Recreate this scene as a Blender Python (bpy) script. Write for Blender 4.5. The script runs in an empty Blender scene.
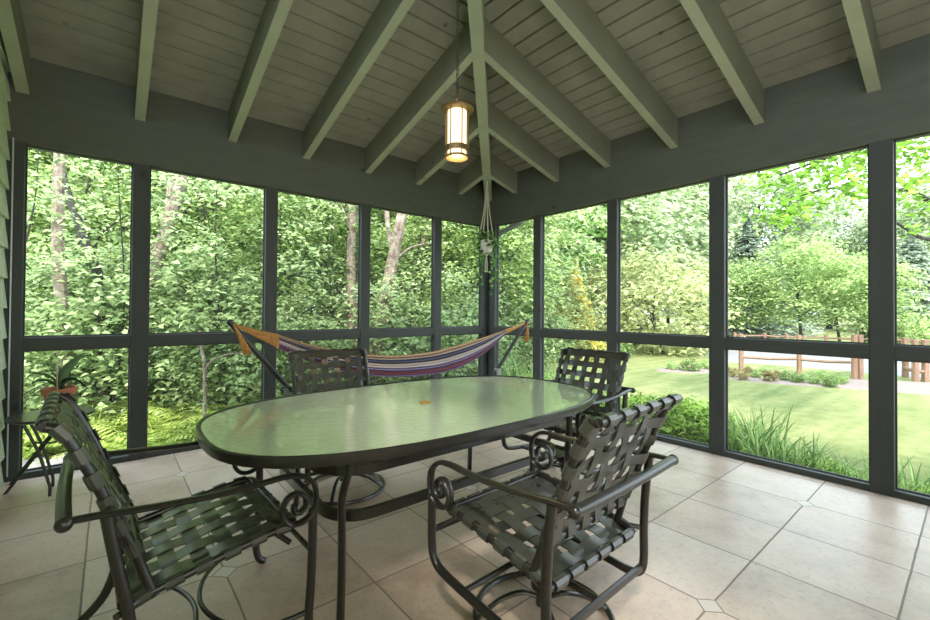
import bpy, math, random
import numpy as np
from mathutils import Vector, Matrix
random.seed(7)
rng = np.random.default_rng(7)
scene = bpy.context.scene
COL = scene.collection
PI = math.pi

# ------------------------------------------------------------------ camera
CAM = np.array([-4.1426, -4.4354, 1.25])
RT = np.array([0.77249, -0.63499, 0.0068174])
UP = np.array([-0.01247, -0.004435, 0.999912])
FW = np.array([0.634904, 0.772508, 0.0113444])
FPX = 426.55
cd = bpy.data.cameras.new('camera')
cam = bpy.data.objects.new('camera', cd)
COL.objects.link(cam)
cam.matrix_world = Matrix(((RT[0], UP[0], -FW[0], CAM[0]), (RT[1], UP[1], -FW[1], CAM[1]),
                           (RT[2], UP[2], -FW[2], CAM[2]), (0, 0, 0, 1)))
cd.sensor_width = 36.0
cd.lens = FPX / 930 * 36
cd.shift_x = (465 - 460.76) / 930
cd.shift_y = -(310 - 306.14) / 930
cd.clip_start = 0.05
cd.clip_end = 400
scene.camera = cam


def spot(px, d):
    """ground point seen in picture column px at depth d"""
    q = CAM + d * (FW + RT * (px - 460.76) / FPX)
    return float(q[0]), float(q[1])


# ------------------------------------------------------------------ materials
def new_mat(name):
    m = bpy.data.materials.new(name)
    m.use_nodes = True
    nt = m.node_tree
    b = nt.nodes['Principled BSDF']
    return m, nt, b


def N(nt, t, **kw):
    n = nt.nodes.new(t)
    for k, v in kw.items():
        setattr(n, k, v)
    return n


def ramp(nt, cols, inp=None):
    r = N(nt, 'ShaderNodeValToRGB')
    e = r.color_ramp.elements
    e[0].position, e[0].color = cols[0][0], (*cols[0][1], 1)
    e[1].position, e[1].color = cols[-1][0], (*cols[-1][1], 1)
    for p_, c_ in cols[1:-1]:
        q = e.new(p_)
        q.color = (*c_, 1)
    if inp is not None:
        nt.links.new(inp, r.inputs[0])
    return r


def noise(nt, scale, detail=3, rough=.5, coord='Object', stretch=None):
    tc = N(nt, 'ShaderNodeTexCoord')
    n = N(nt, 'ShaderNodeTexNoise')
    n.inputs['Scale'].default_value = scale
    n.inputs['Detail'].default_value = detail
    n.inputs['Roughness'].default_value = rough
    src = tc.outputs[coord]
    if stretch:
        mp = N(nt, 'ShaderNodeMapping')
        mp.inputs['Scale'].default_value = stretch
        nt.links.new(src, mp.inputs[0])
        src = mp.outputs[0]
    nt.links.new(src, n.inputs['Vector'])
    return n


def math_(nt, op, a, b=None, c=None):
    n = N(nt, 'ShaderNodeMath', operation=op)
    for i, v in enumerate((a, b, c)):
        if v is None:
            continue
        if isinstance(v, (int, float)):
            n.inputs[i].default_value = v
        else:
            nt.links.new(v, n.inputs[i])
    return n.outputs[0]


def simple(name, c, rough=.5, var=.15, scale=6, bump=0, metallic=0, spec=.5, stretch=None):
    m, nt, b = new_mat(name)
    n = noise(nt, scale, 4, .6, stretch=stretch)
    r = ramp(nt, [(.3, tuple(x * (1 - var) for x in c)), (.7, tuple(min(1, x * (1 + var)) for x in c))], n.outputs[0])
    nt.links.new(r.outputs[0], b.inputs['Base Color'])
    b.inputs['Roughness'].default_value = rough
    b.inputs['Metallic'].default_value = metallic
    b.inputs['Specular IOR Level'].default_value = spec
    if bump:
        bp = N(nt, 'ShaderNodeBump')
        bp.inputs['Strength'].default_value = bump
        bp.inputs['Distance'].default_value = .01
        nt.links.new(n.outputs[0], bp.inputs['Height'])
        nt.links.new(bp.outputs[0], b.inputs['Normal'])
    return m


def painted_wood(name, c, stretch, var=.16, rough=.6):
    """stained boards with soft grain and the odd dark knot"""
    m, nt, b = new_mat(name)
    n = noise(nt, 3, 5, .65, stretch=stretch)
    r = ramp(nt, [(.3, tuple(x * (1 - var) for x in c)), (.7, tuple(x * (1 + var) for x in c))], n.outputs[0])
    tc = N(nt, 'ShaderNodeTexCoord')
    vo = N(nt, 'ShaderNodeTexVoronoi')
    vo.inputs['Scale'].default_value = 2.7
    mp = N(nt, 'ShaderNodeMapping')
    mp.inputs['Scale'].default_value = tuple(.6 + .4 * s / max(stretch) for s in stretch)
    nt.links.new(tc.outputs['Object'], mp.inputs[0])
    nt.links.new(mp.outputs[0], vo.inputs['Vector'])
    k = ramp(nt, [(.03, (.4, .4, .37)), (.08, (1, 1, 1))], vo.outputs['Distance'])
    mx = N(nt, 'ShaderNodeMixRGB', blend_type='MULTIPLY')
    mx.inputs[0].default_value = 1
    nt.links.new(r.outputs[0], mx.inputs[1])
    nt.links.new(k.outputs[0], mx.inputs[2])
    nt.links.new(mx.outputs[0], b.inputs['Base Color'])
    b.inputs['Roughness'].default_value = rough
    b.inputs['Specular IOR Level'].default_value = .3
    return m


M = {}
M['ceil'] = painted_wood('ceiling_boards', (.215, .21, .165), (1, 1, 1))
M['rafter'] = painted_wood('rafter_wood', (.30, .325, .225), (1, 1, 1), .1)  # lighter undersides: light bounced off the floor put into the colour
M['rafter_side'] = painted_wood('rafter_side_shade', (.145, .15, .105), (1, 1, 1), .12)  # same wood darkened, shade on the rafter sides painted in
M['beam'] = painted_wood('beam_wood', (.070, .076, .060), (1, 1, 6), .12)
M['post'] = painted_wood('post_wood', (.035, .040, .037), (6, 6, 1), .12)
M['rail'] = painted_wood('rail_wood', (.038, .043, .038), (1, 1, 6), .12)
M['groove'] = simple('board_groove', (.006, .007, .006), .9)
M['siding'] = simple('siding_shingles', (.5, .58, .38), .7, .08, 9, .1, stretch=(1, 1, 4))
M['frame'] = simple('dark_green_metal', (.015, .0135, .011), .30, .2, 40, .05)
M['strap'] = simple('vinyl_strap', (.040, .042, .032), .28, .1, 20)
M['glide'] = simple('plastic_glide', (.25, .25, .25), .35, .1, 20)
M['black'] = simple('black_steel', (.012, .013, .013), .35, .2, 30)
M['alu'] = simple('aluminium_strip', (.5, .53, .53), .4, .08, 20, metallic=.4)
M['pipe'] = simple('downspout_paint', (.2, .23, .21), .45, .08, 10)
M['rope'] = simple('macrame_cotton', (.5, .48, .36), .9, .12, 120, .5)
M['terracotta'] = simple('terracotta', (.42, .13, .06), .8, .15, 25, .15)
M['soil'] = simple('potting_soil', (.035, .022, .014), .95, .4, 60, .8)
M['whitepot'] = simple('white_glazed_pot', (.6, .62, .57), .3, .05, 10)
M['brass'] = simple('brass_lamp', (.20, .13, .055), .45, .15, 18, metallic=.7)
M['chain'] = simple('dark_chain', (.06, .05, .035), .4, .2, 30, metallic=.6)
M['cap'] = simple('umbrella_cap', (.33, .2, .045), .5, .25, 60)
M['fence'] = simple('weathered_cedar', (.24, .135, .08), .85, .35, 8, .3, stretch=(3, 3, .6))
M['stone'] = simple('field_stone', (.20, .19, .175), .85, .25, 9, .5)
M['bark'] = simple('dark_bark', (.022, .019, .014), .9, .4, 14, .8, stretch=(3, 3, .7))
M['mulch'] = simple('pine_mulch', (.22, .165, .135), .95, .35, 30, .6)
M['gravel'] = simple('pale_gravel', (.20, .197, .194), .95, .15, 40, .4)
M['dirt'] = simple('woodland_soil', (.07, .065, .035), .95, .5, 9, .5)


def bark_birch():
    m, nt, b = new_mat('river_birch_bark')
    n = noise(nt, 7, 6, .8, stretch=(1, 1, 1.1))
    r = ramp(nt, [(.36, (.04, .032, .022)), (.45, (.17, .12, .085)), (.56, (.31, .245, .185)), (.70, (.42, .37, .31))], n.outputs[0])
    nt.links.new(r.outputs[0], b.inputs['Base Color'])
    b.inputs['Roughness'].default_value = .9
    bp = N(nt, 'ShaderNodeBump')
    bp.inputs['Strength'].default_value = .8
    bp.inputs['Distance'].default_value = .02
    nt.links.new(n.outputs[0], bp.inputs['Height'])
    nt.links.new(bp.outputs[0], b.inputs['Normal'])
    return m


M['birch'] = bark_birch()


def leaf_mat(name, dark, mid, light, trans=.45, patch=.6):
    dark, mid, light = [tuple(min(.85, x * k) for x in c) for c, k in ((dark, .9), (mid, 1.3), (light, 1.5))]
    m, nt, b = new_mat(name)
    nt.nodes.remove(b)
    out = nt.nodes['Material Output']
    geo = N(nt, 'ShaderNodeNewGeometry')
    n = noise(nt, patch, 2, .5)
    oi = N(nt, 'ShaderNodeObjectInfo')
    f = math_(nt, 'ADD', math_(nt, 'MULTIPLY', geo.outputs['Random Per Island'], .72), math_(nt, 'MULTIPLY', n.outputs[0], .52))
    f = math_(nt, 'ADD', f, math_(nt, 'MULTIPLY', math_(nt, 'SUBTRACT', oi.outputs['Random'], .5), .34))
    r = ramp(nt, [(.25, dark), (.58, mid), (.95, light)], f)
    d = N(nt, 'ShaderNodeBsdfDiffuse')
    t = N(nt, 'ShaderNodeBsdfTranslucent')
    mx = N(nt, 'ShaderNodeMixShader')
    mx.inputs[0].default_value = trans
    nt.links.new(r.outputs[0], d.inputs[0])
    hs = N(nt, 'ShaderNodeHueSaturation')
    hs.inputs['Value'].default_value = 1.5
    hs.inputs['Saturation'].default_value = 1.0
    hs.inputs['Hue'].default_value = .497
    nt.links.new(r.outputs[0], hs.inputs['Color'])
    nt.links.new(hs.outputs[0], t.inputs[0])
    nt.links.new(d.outputs[0], mx.inputs[1])
    nt.links.new(t.outputs[0], mx.inputs[2])
    nt.links.new(mx.outputs[0], out.inputs[0])
    return m


LEAF = {
    'woods': leaf_mat('woodland_leaves', (.04, .085, .015), (.13, .205, .05), (.32, .40, .14)),
    'pale': leaf_mat('pale_understory_leaves', (.07, .12, .04), (.20, .28, .11), (.38, .46, .22)),
    'deep': leaf_mat('deep_woods_leaves', (.025, .06, .01), (.07, .15, .025), (.16, .28, .055)),
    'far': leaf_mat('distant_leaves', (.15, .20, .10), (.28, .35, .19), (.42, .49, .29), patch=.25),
    'chart': leaf_mat('chartreuse_leaves', (.13, .16, .05), (.26, .29, .12), (.38, .41, .19)),
    'gold': leaf_mat('golden_needles', (.20, .20, .03), (.42, .37, .06), (.60, .50, .12)),
    'spruce': leaf_mat('blue_spruce_needles', (.12, .17, .12), (.22, .28, .20), (.32, .37, .27), .2),
    'maple': leaf_mat('sunlit_maple_leaves', (.09, .19, .02), (.165, .32, .035), (.25, .42, .06), .6),
    'fern': leaf_mat('fern_fronds', (.10, .16, .025), (.25, .33, .065), (.42, .49, .13)),
    'blade': leaf_mat('iris_blades', (.06, .12, .03), (.15, .24, .07), (.30, .40, .13)),
    'green': leaf_mat('bright_green_leaves', (.07, .13, .03), (.19, .275, .09), (.33, .42, .16)),
    'house': leaf_mat('houseplant_leaves', (.012, .03, .01), (.03, .055, .022), (.07, .10, .05), .25),
    'ivy': leaf_mat('pothos_leaves', (.03, .10, .02), (.09, .20, .05), (.25, .38, .14), .3),
    'bed': leaf_mat('bed_plant_leaves', (.08, .16, .02), (.22, .34, .05), (.36, .48, .11)),
    'brown': leaf_mat('bronze_shrub_leaves', (.10, .08, .03), (.22, .17, .07), (.33, .30, .12), .3),
}


def lawn_mat():
    m, nt, b = new_mat('mown_lawn')
    n1 = noise(nt, .35, 3, .55)
    n2 = noise(nt, 5, 8, .85)
    n3 = noise(nt, 1.2, 2, .5, stretch=(.25, 2.2, 1))
    f = math_(nt, 'ADD', math_(nt, 'MULTIPLY', n1.outputs[0], .25), math_(nt, 'ADD', math_(nt, 'MULTIPLY', n2.outputs[0], .4), math_(nt, 'MULTIPLY', n3.outputs[0], .35)))
    r = ramp(nt, [(.40, (.085, .125, .035)), (.5, (.175, .20, .068)), (.60, (.27, .275, .11))], f)
    nt.links.new(r.outputs[0], b.inputs['Base Color'])
    b.inputs['Roughness'].default_value = .95
    b.inputs['Specular IOR Level'].default_value = .1
    bp = N(nt, 'ShaderNodeBump')
    bp.inputs['Strength'].default_value = .7
    bp.inputs['Distance'].default_value = .04
    nt.links.new(n2.outputs[0], bp.inputs['Height'])
    nt.links.new(bp.outputs[0], b.inputs['Normal'])
    return m


M['lawn'] = lawn_mat()


def tile_mat():
    S, TX, TY = .518, -.5965, -3.1815 - .518
    m, nt, b = new_mat('porch_tiles')
    tc = N(nt, 'ShaderNodeTexCoord')
    sp = N(nt, 'ShaderNodeSeparateXYZ')
    nt.links.new(tc.outputs['Object'], sp.inputs[0])
    wob = noise(nt, 5, 2, .5)
    jit = math_(nt, 'MULTIPLY', math_(nt, 'SUBTRACT', wob.outputs[0], .5), .006)

    def cell(o, off, size):
        a = math_(nt, 'DIVIDE', math_(nt, 'SUBTRACT', math_(nt, 'ADD', o, jit), off), size)
        r_ = math_(nt, 'ROUND', a)
        return math_(nt, 'MULTIPLY', math_(nt, 'ABSOLUTE', math_(nt, 'SUBTRACT', a, r_)), size), a
    dx, ax = cell(sp.outputs[0], TX, S)
    dy, ay = cell(sp.outputs[1], TY, S)
    line = math_(nt, 'MINIMUM', dx, dy)
    Dx, _ = cell(sp.outputs[0], TX, 3 * S)
    Dy, _ = cell(sp.outputs[1], TY, 3 * S)
    dm = math_(nt, 'ADD', Dx, Dy)                       # diamond distance
    ins = math_(nt, 'LESS_THAN', dm, .055)
    edge = math_(nt, 'ABSOLUTE', math_(nt, 'SUBTRACT', dm, .055))
    line = math_(nt, 'MAXIMUM', line, math_(nt, 'MULTIPLY', ins, .05))
    line = math_(nt, 'MINIMUM', line, edge)
    grout = math_(nt, 'LESS_THAN', line, .0042)
    # per tile random
    wn = N(nt, 'ShaderNodeTexWhiteNoise', noise_dimensions='2D')
    cb = N(nt, 'ShaderNodeCombineXYZ')
    nt.links.new(math_(nt, 'FLOOR', ax), cb.inputs[0])
    nt.links.new(math_(nt, 'FLOOR', ay), cb.inputs[1])
    nt.links.new(cb.outputs[0], wn.inputs['Vector'])
    n = noise(nt, 2.2, 6, .65)
    f = math_(nt, 'ADD', math_(nt, 'MULTIPLY', n.outputs[0], .8), math_(nt, 'MULTIPLY', wn.outputs[0], .2))
    r = ramp(nt, [(.34, (.36, .25, .18)), (.5, (.545, .40, .30)), (.66, (.64, .505, .41))], f)
    sk = noise(nt, 38, 8, .8)
    dirt = ramp(nt, [(.53, (1, 1, 1)), (.62, (.62, .60, .58))], sk.outputs[0])
    mu = N(nt, 'ShaderNodeMixRGB', blend_type='MULTIPLY')
    mu.inputs[0].default_value = .7
    nt.links.new(r.outputs[0], mu.inputs[1])
    nt.links.new(dirt.outputs[0], mu.inputs[2])
    m1 = N(nt, 'ShaderNodeMixRGB')
    nt.links.new(ins, m1.inputs[0])
    nt.links.new(mu.outputs[0], m1.inputs[1])
    m1.inputs[2].default_value = (.60, .51, .43, 1)
    m2 = N(nt, 'ShaderNodeMixRGB')
    nt.links.new(grout, m2.inputs[0])
    nt.links.new(m1.outputs[0], m2.inputs[1])
    m2.inputs[2].default_value = (.21, .17, .135, 1)
    nt.links.new(m2.outputs[0], b.inputs['Base Color'])
    rr = ramp(nt, [(.3, (.30,) * 3), (.7, (.42,) * 3)], n.outputs[0])
    nt.links.new(math_(nt, 'MAXIMUM', rr.outputs[0], math_(nt, 'MULTIPLY', grout, .9)), b.inputs['Roughness'])
    b.inputs['Specular IOR Level'].default_value = .65
    h = math_(nt, 'ADD', math_(nt, 'SUBTRACT', 1, grout), math_(nt, 'MULTIPLY', n.outputs[0], .6))
    bp = N(nt, 'ShaderNodeBump')
    bp.inputs['Strength'].default_value = .35
    bp.inputs['Distance'].default_value = .004
    nt.links.new(h, bp.inputs['Height'])
    nt.links.new(bp.outputs[0], b.inputs['Normal'])
    return m


M['tile'] = tile_mat()


def glass_mat():
    m, nt, b = new_mat('obscured_glass')
    n = noise(nt, 34, 2, .5)
    bp = N(nt, 'ShaderNodeBump')
    bp.inputs['Strength'].default_value = .38
    bp.inputs['Distance'].default_value = .01
    nt.links.new(n.outputs[0], bp.inputs['Height'])
    b.inputs['Base Color'].default_value = (.66, .77, .56, 1)
    b.inputs['Roughness'].default_value = .10
    b.inputs['IOR'].default_value = 1.75
    b.inputs['Specular IOR Level'].default_value = 1.0
    b.inputs['Coat Weight'].default_value = 1.0
    b.inputs['Coat Roughness'].default_value = .06
    b.inputs['Coat IOR'].default_value = 1.6
    nt.links.new(bp.outputs[0], b.inputs['Normal'])
    t = N(nt, 'ShaderNodeBsdfTranslucent')
    t.inputs[0].default_value = (.6, .75, .6, 1)
    mx = N(nt, 'ShaderNodeMixShader')
    mx.inputs[0].default_value = .12
    nt.links.new(b.outputs[0], mx.inputs[1])
    nt.links.new(t.outputs[0], mx.inputs[2])
    nt.links.new(mx.outputs[0], nt.nodes['Material Output'].inputs[0])
    return m


M['glass'] = glass_mat()


def screen_mat():
    m, nt, b = new_mat('insect_screen')
    b.inputs['Base Color'].default_value = (.42, .45, .42, 1)
    b.inputs['Roughness'].default_value = .6
    t = N(nt, 'ShaderNodeBsdfTransparent')
    n = noise(nt, 1.5, 2)
    mx = N(nt, 'ShaderNodeMixShader')
    f = math_(nt, 'ADD', .03, math_(nt, 'MULTIPLY', n.outputs[0], .05))
    nt.links.new(f, mx.inputs[0])
    nt.links.new(t.outputs[0], mx.inputs[1])
    nt.links.new(b.outputs[0], mx.inputs[2])
    nt.links.new(mx.outputs[0], nt.nodes['Material Output'].inputs[0])
    return m


M['screen'] = screen_mat()


def emit_mat(name, c, s):
    m, nt, b = new_mat(name)
    b.inputs['Base Color'].default_value = (*c, 1)
    b.inputs['Emission Color'].default_value = (*c, 1)
    b.inputs['Emission Strength'].default_value = s
    n = noise(nt, 8, 2)
    r = ramp(nt, [(.3, tuple(x * .85 for x in c)), (.7, c)], n.outputs[0])
    nt.links.new(r.outputs[0], b.inputs['Emission Color'])
    return m


M['lampglass'] = emit_mat('lit_frosted_glass', (1.0, .78, .46), 1.9)


def hammock_mat():
    m, nt, b = new_mat('striped_hammock_cloth')
    tc = N(nt, 'ShaderNodeTexCoord')
    sp = N(nt, 'ShaderNodeSeparateXYZ')
    nt.links.new(tc.outputs['UV'], sp.inputs[0])
    r = N(nt, 'ShaderNodeValToRGB')
    r.color_ramp.interpolation = 'CONSTANT'
    stripes = [(0, (.45, .25, .12)), (.045, (.03, .03, .06)), (.075, (.42, .3, .2)), (.12, (.02, .02, .04)), (.17, (.08, .08, .16)),
               (.21, (.02, .02, .035)), (.27, (.5, .36, .26)), (.33, (.30, .34, .5)), (.37, (.55, .42, .33)), (.43, (.05, .04, .12)),
               (.47, (.28, .22, .42)), (.52, (.03, .025, .06)), (.57, (.16, .035, .06)), (.64, (.22, .05, .06)), (.68, (.07, .03, .08)),
               (.73, (.15, .10, .20)), (.78, (.26, .20, .28)), (.83, (.10, .06, .13)), (.87, (.28, .18, .18)), (.92, (.12, .06, .09)), (.96, (.22, .13, .14))]
    e = r.color_ramp.elements
    e[0].position, e[0].color = 0, (*stripes[0][1], 1)
    e[1].position, e[1].color = stripes[1][0], (*stripes[1][1], 1)
    for p_, c_ in stripes[2:]:
        q = e.new(p_)
        q.color = (*c_, 1)
    nt.links.new(sp.outputs[1], r.inputs[0])
    nt.links.new(r.outputs[0], b.inputs['Base Color'])
    b.inputs['Roughness'].default_value = .9
    return m


M['hammock'] = hammock_mat()
M['cord'] = simple('orange_cords', (.46, .21, .05), .9, .35, 60, .4)


# ------------------------------------------------------------------ mesh building
class MB:
    def __init__(self):
        self.v, self.f = [], []

    def add(self, vs, fs):
        o = len(self.v)
        self.v += [tuple(map(float, q)) for q in vs]
        self.f += [tuple(i + o for i in q) for q in fs]

    def box(self, a, b):
        (x0, y0, z0), (x1, y1, z1) = a, b
        self.add([(x0, y0, z0), (x1, y0, z0), (x1, y1, z0), (x0, y1, z0), (x0, y0, z1), (x1, y0, z1), (x1, y1, z1), (x0, y1, z1)],
                 [(0, 3, 2, 1), (4, 5, 6, 7), (0, 1, 5, 4), (1, 2, 6, 5), (2, 3, 7, 6), (3, 0, 4, 7)])

    def bbox(self, a, b, bev=.004):
        """box with chamfered long edges"""
        c = [(a[i] + b[i]) / 2 for i in range(3)]
        h = [abs(b[i] - a[i]) / 2 for i in range(3)]
        k = h.index(max(h))
        i, j = [q for q in range(3) if q != k]
        e = min(bev, h[i] * .4, h[j] * .4)
        sec = [(h[i] - e, h[j]), (-(h[i] - e), h[j]), (-h[i], h[j] - e), (-h[i], -(h[j] - e)), (-(h[i] - e), -h[j]), (h[i] - e, -h[j]), (h[i], -(h[j] - e)), (h[i], h[j] - e)]
        vs = []
        for s in (-1, 1):
            for u, w in sec:
                q = [0, 0, 0]
                q[i], q[j], q[k] = c[i] + u, c[j] + w, c[k] + s * h[k]
                vs.append(q)
        fs = [(q, (q + 1) % 8, 8 + (q + 1) % 8, 8 + q) for q in range(8)]
        fs += [tuple(range(7, -1, -1)), tuple(range(8, 16))]
        self.add(vs, fs)

    def sweep(self, pts, w, t=None, side=None, n=8, closed=False, rect=False, taper=None, caps=True):
        """tube along pts; w half size along side, t half size along normal"""
        P = np.array(pts, float)
        if t is None:
            t = w
        k = len(P)
        if closed:
            T = np.roll(P, -1, 0) - np.roll(P, 1, 0)
        else:
            T = np.gradient(P, axis=0)
        T /= np.linalg.norm(T, axis=1)[:, None] + 1e-12
        if side is None:
            s0 = np.cross(T[0], (0, 0, 1.))
            if np.linalg.norm(s0) < .1:
                s0 = np.cross(T[0], (0, 1., 0))
            S = []
            s = s0 / np.linalg.norm(s0)
            for q in T:
                s = s - q * (s @ q)
                s /= np.linalg.norm(s)
                S.append(s)
            S = np.array(S)
        else:
            S = np.array(side, float)
            if S.ndim == 1:
                S = np.tile(S, (k, 1))
            S = S - T * (S * T).sum(1)[:, None]
            S /= np.linalg.norm(S, axis=1)[:, None] + 1e-12
        Nn = np.cross(T, S)
        if rect:
            sec = [(1, 1), (-1, 1), (-1, -1), (1, -1)]
        else:
            sec = [(math.cos(2 * PI * i / n), math.sin(2 * PI * i / n)) for i in range(n)]
        m = len(sec)
        vs = []
        for i in range(k):
            f = 1 if taper is None else taper[i]
            for a, b in sec:
                vs.append(P[i] + S[i] * a * w * f + Nn[i] * b * t * f)
        fs = []
        for i in range(k if closed else k - 1):
            j = (i + 1) % k
            for q in range(m):
                r_ = (q + 1) % m
                fs.append((i * m + q, i * m + r_, j * m + r_, j * m + q))
        if not closed and caps:
            fs.append(tuple(range(m - 1, -1, -1)))
            fs.append(tuple((k - 1) * m + q for q in range(m)))
        self.add(vs, fs)

    def lathe(self, prof, c=(0, 0, 0), n=24, ax=1.0, ay=1.0):
        vs, fs = [], []
        for r, z in prof:
            for i in range(n):
                a = 2 * PI * i / n
                vs.append((c[0] + r * ax * math.cos(a), c[1] + r * ay * math.sin(a), c[2] + z))
        for k in range(len(prof) - 1):
            for i in range(n):
                j = (i + 1) % n
                fs.append((k * n + i, k * n + j, (k + 1) * n + j, (k + 1) * n + i))
        if prof[0][0] > 1e-5:
            fs.append(tuple(range(n - 1, -1, -1)))
        if prof[-1][0] > 1e-5:
            fs.append(tuple((len(prof) - 1) * n + i for i in range(n)))
        self.add(vs, fs)

    def ball(self, c, r, n=12):
        self.lathe([(max(1e-6, r * math.sin(PI * k / 8)), -r * math.cos(PI * k / 8)) for k in range(9)], c, n)

    def mesh(self, name, m, smooth=True):
        me = bpy.data.meshes.new(name)
        me.from_pydata(self.v, [], self.f)
        me.materials.append(m)
        if smooth:
            me.shade_smooth()
            try:
                me.set_sharp_from_angle(angle=math.radians(38))
            except Exception:
                pass
        me.update()
        return me

    def build(self, name, m, parent=None, smooth=True, label=None):
        o = bpy.data.objects.new(name, self.mesh(name, m, smooth))
        COL.objects.link(o)
        if parent is not None:
            o.parent = parent
        if label:
            o['label'] = label
        return o


def curve(pts, per=6, closed=False):
    """Catmull-Rom through pts"""
    P = [np.array(q, float) for q in pts]
    n = len(P)
    out = []
    rng_ = range(n) if closed else range(n - 1)
    for i in rng_:
        if closed:
            a, b, c, d = P[(i - 1) % n], P[i], P[(i + 1) % n], P[(i + 2) % n]
        else:
            a, b, c, d = P[max(i - 1, 0)], P[i], P[i + 1], P[min(i + 2, n - 1)]
        for k in range(per):
            t = k / per
            out.append(.5 * ((2 * b) + (-a + c) * t + (2 * a - 5 * b + 4 * c - d) * t * t + (-a + 3 * b - 3 * c + d) * t ** 3))
    if not closed:
        out.append(P[-1])
    return out


def tag(o, label, cat, group=None, kind=None):
    o['label'] = label
    o['category'] = cat
    if group:
        o['group'] = group
    if kind:
        o['kind'] = kind
    return o


def empty(name, loc, rz=0, label=None, cat=None, group=None):
    o = bpy.data.objects.new(name, None)
    COL.objects.link(o)
    o.location = loc
    o.rotation_euler = (0, 0, rz)
    o.empty_display_size = .1
    if label:
        tag(o, label, cat, group)
    return o


def struct(name, mb, m, label, cat, parent=None, smooth=False):
    o = mb.build(name, m, parent, smooth)
    if parent is None:
        tag(o, label, cat, kind='structure')
    return o


def copy_tree(o, parent=None):
    c = o.copy()
    COL.objects.link(c)
    c.parent = parent
    for ch in [q for q in CHILD.get(o.name, [])]:
        copy_tree(ch, c)
    return c


CHILD = {}


def index_children():
    CHILD.clear()
    for o in bpy.data.objects:
        if o.parent:
            CHILD.setdefault(o.parent.name, []).append(o)


# ------------------------------------------------------------------ porch shell
ZB, ZT = 2.4607, 3.09          # beam bottom and top
HOUSE = -4.72                  # face of the house wall
YB = -7.2                      # far back end of the porch behind the camera
GZ = -.35

mb = MB()
mb.box((HOUSE - .3, YB, -.12), (.13, .13, 0))
struct('floor', mb, M['tile'], 'beige and grey stone tile porch floor with small diamond insets', 'floor')
mb = MB()
mb.box((HOUSE - .3, YB, GZ - .1), (.10, .10, -.12))
struct('slab_base', mb, M['stone'], 'masonry base under the porch floor edge', 'foundation')

# posts: (x0,x1,y0,y1)
post_left = [(-4.011, -3.895), (-2.974, -2.862), (-1.956, -1.844), (-.932, -.822)]
post_right = [(-.955, -.835), (-1.992, -1.876), (-3.018, -2.894), (-4.062, -3.938), (-5.10, -4.98), (-6.14, -6.02)]
PD = .085
n_trim = 0
ordl = ['first', 'second', 'third', 'fourth', 'fifth', 'sixth', 'seventh', 'eighth']


def trim(mb_, m, label, cat='trim'):
    global n_trim
    n_trim += 1
    return struct('trim_%d' % n_trim, mb_, m, label, cat)


for i, (a, b) in enumerate(post_left):
    mb = MB()
    mb.bbox((a, 0, .0), (b, PD, ZB), .004)
    trim(mb, M['post'], 'dark green square post of the left screened wall, %s from the house siding' % ordl[i], 'post')
for i, (a, b) in enumerate(post_right):
    mb = MB()
    mb.bbox((0, a, .0), (PD, b, ZB), .004)
    trim(mb, M['post'], 'dark green square post of the right screened wall, %s from the corner' % ordl[i], 'post')
mb = MB()
mb.bbox((-.105, 0, 0), (PD, PD, ZB), .004)
mb.bbox((0, -.14, 0), (PD, .0, ZB), .004)
trim(mb, M['post'], 'dark green corner post where the two screened walls meet', 'post')
mb = MB()
mb.bbox((HOUSE - .1, -.0, 0), (-4.64, PD, ZB), .004)
trim(mb, M['post'], 'dark green end post beside the pale green siding', 'post')
mb = MB()
mb.bbox((-4.702, -.012, .04), (-4.694, -.001, ZB + .02), .002)
trim(mb, M['alu'], 'thin light strip running up the end post beside the siding', 'strip')

# header beams
mb = MB()
mb.box((HOUSE - .1, 0, ZB), (.14, .14, ZT + .06))
trim(mb, M['beam'], 'deep dark green header beam over the left screens', 'beam')
mb = MB()
mb.box((0, YB, ZB), (.14, 0, ZT + .06))
trim(mb, M['beam'], 'deep dark green header beam over the right screens', 'beam')

# openings: mid rails, bottom sills, screens
openL = [(-4.64, -4.011), (-3.895, -2.974), (-2.862, -1.956), (-1.844, -.932), (-.822, -.105)]
openR = [(-.835, -.14), (-1.876, -.955), (-2.894, -1.992), (-3.938, -3.018), (-4.98, -4.062), (-6.02, -5.10)]
ZR0, ZR1 = .935, 1.033
n_win = 0


def bar(axis, a, b, z0, z1, d0=.008, d1=.075):
    m_ = MB()
    if axis == 'L':
        m_.bbox((a, d0, z0), (b, d1, z1), .004)
    else:
        m_.bbox((d0, a, z0), (d1, b, z1), .004)
    return m_


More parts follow.
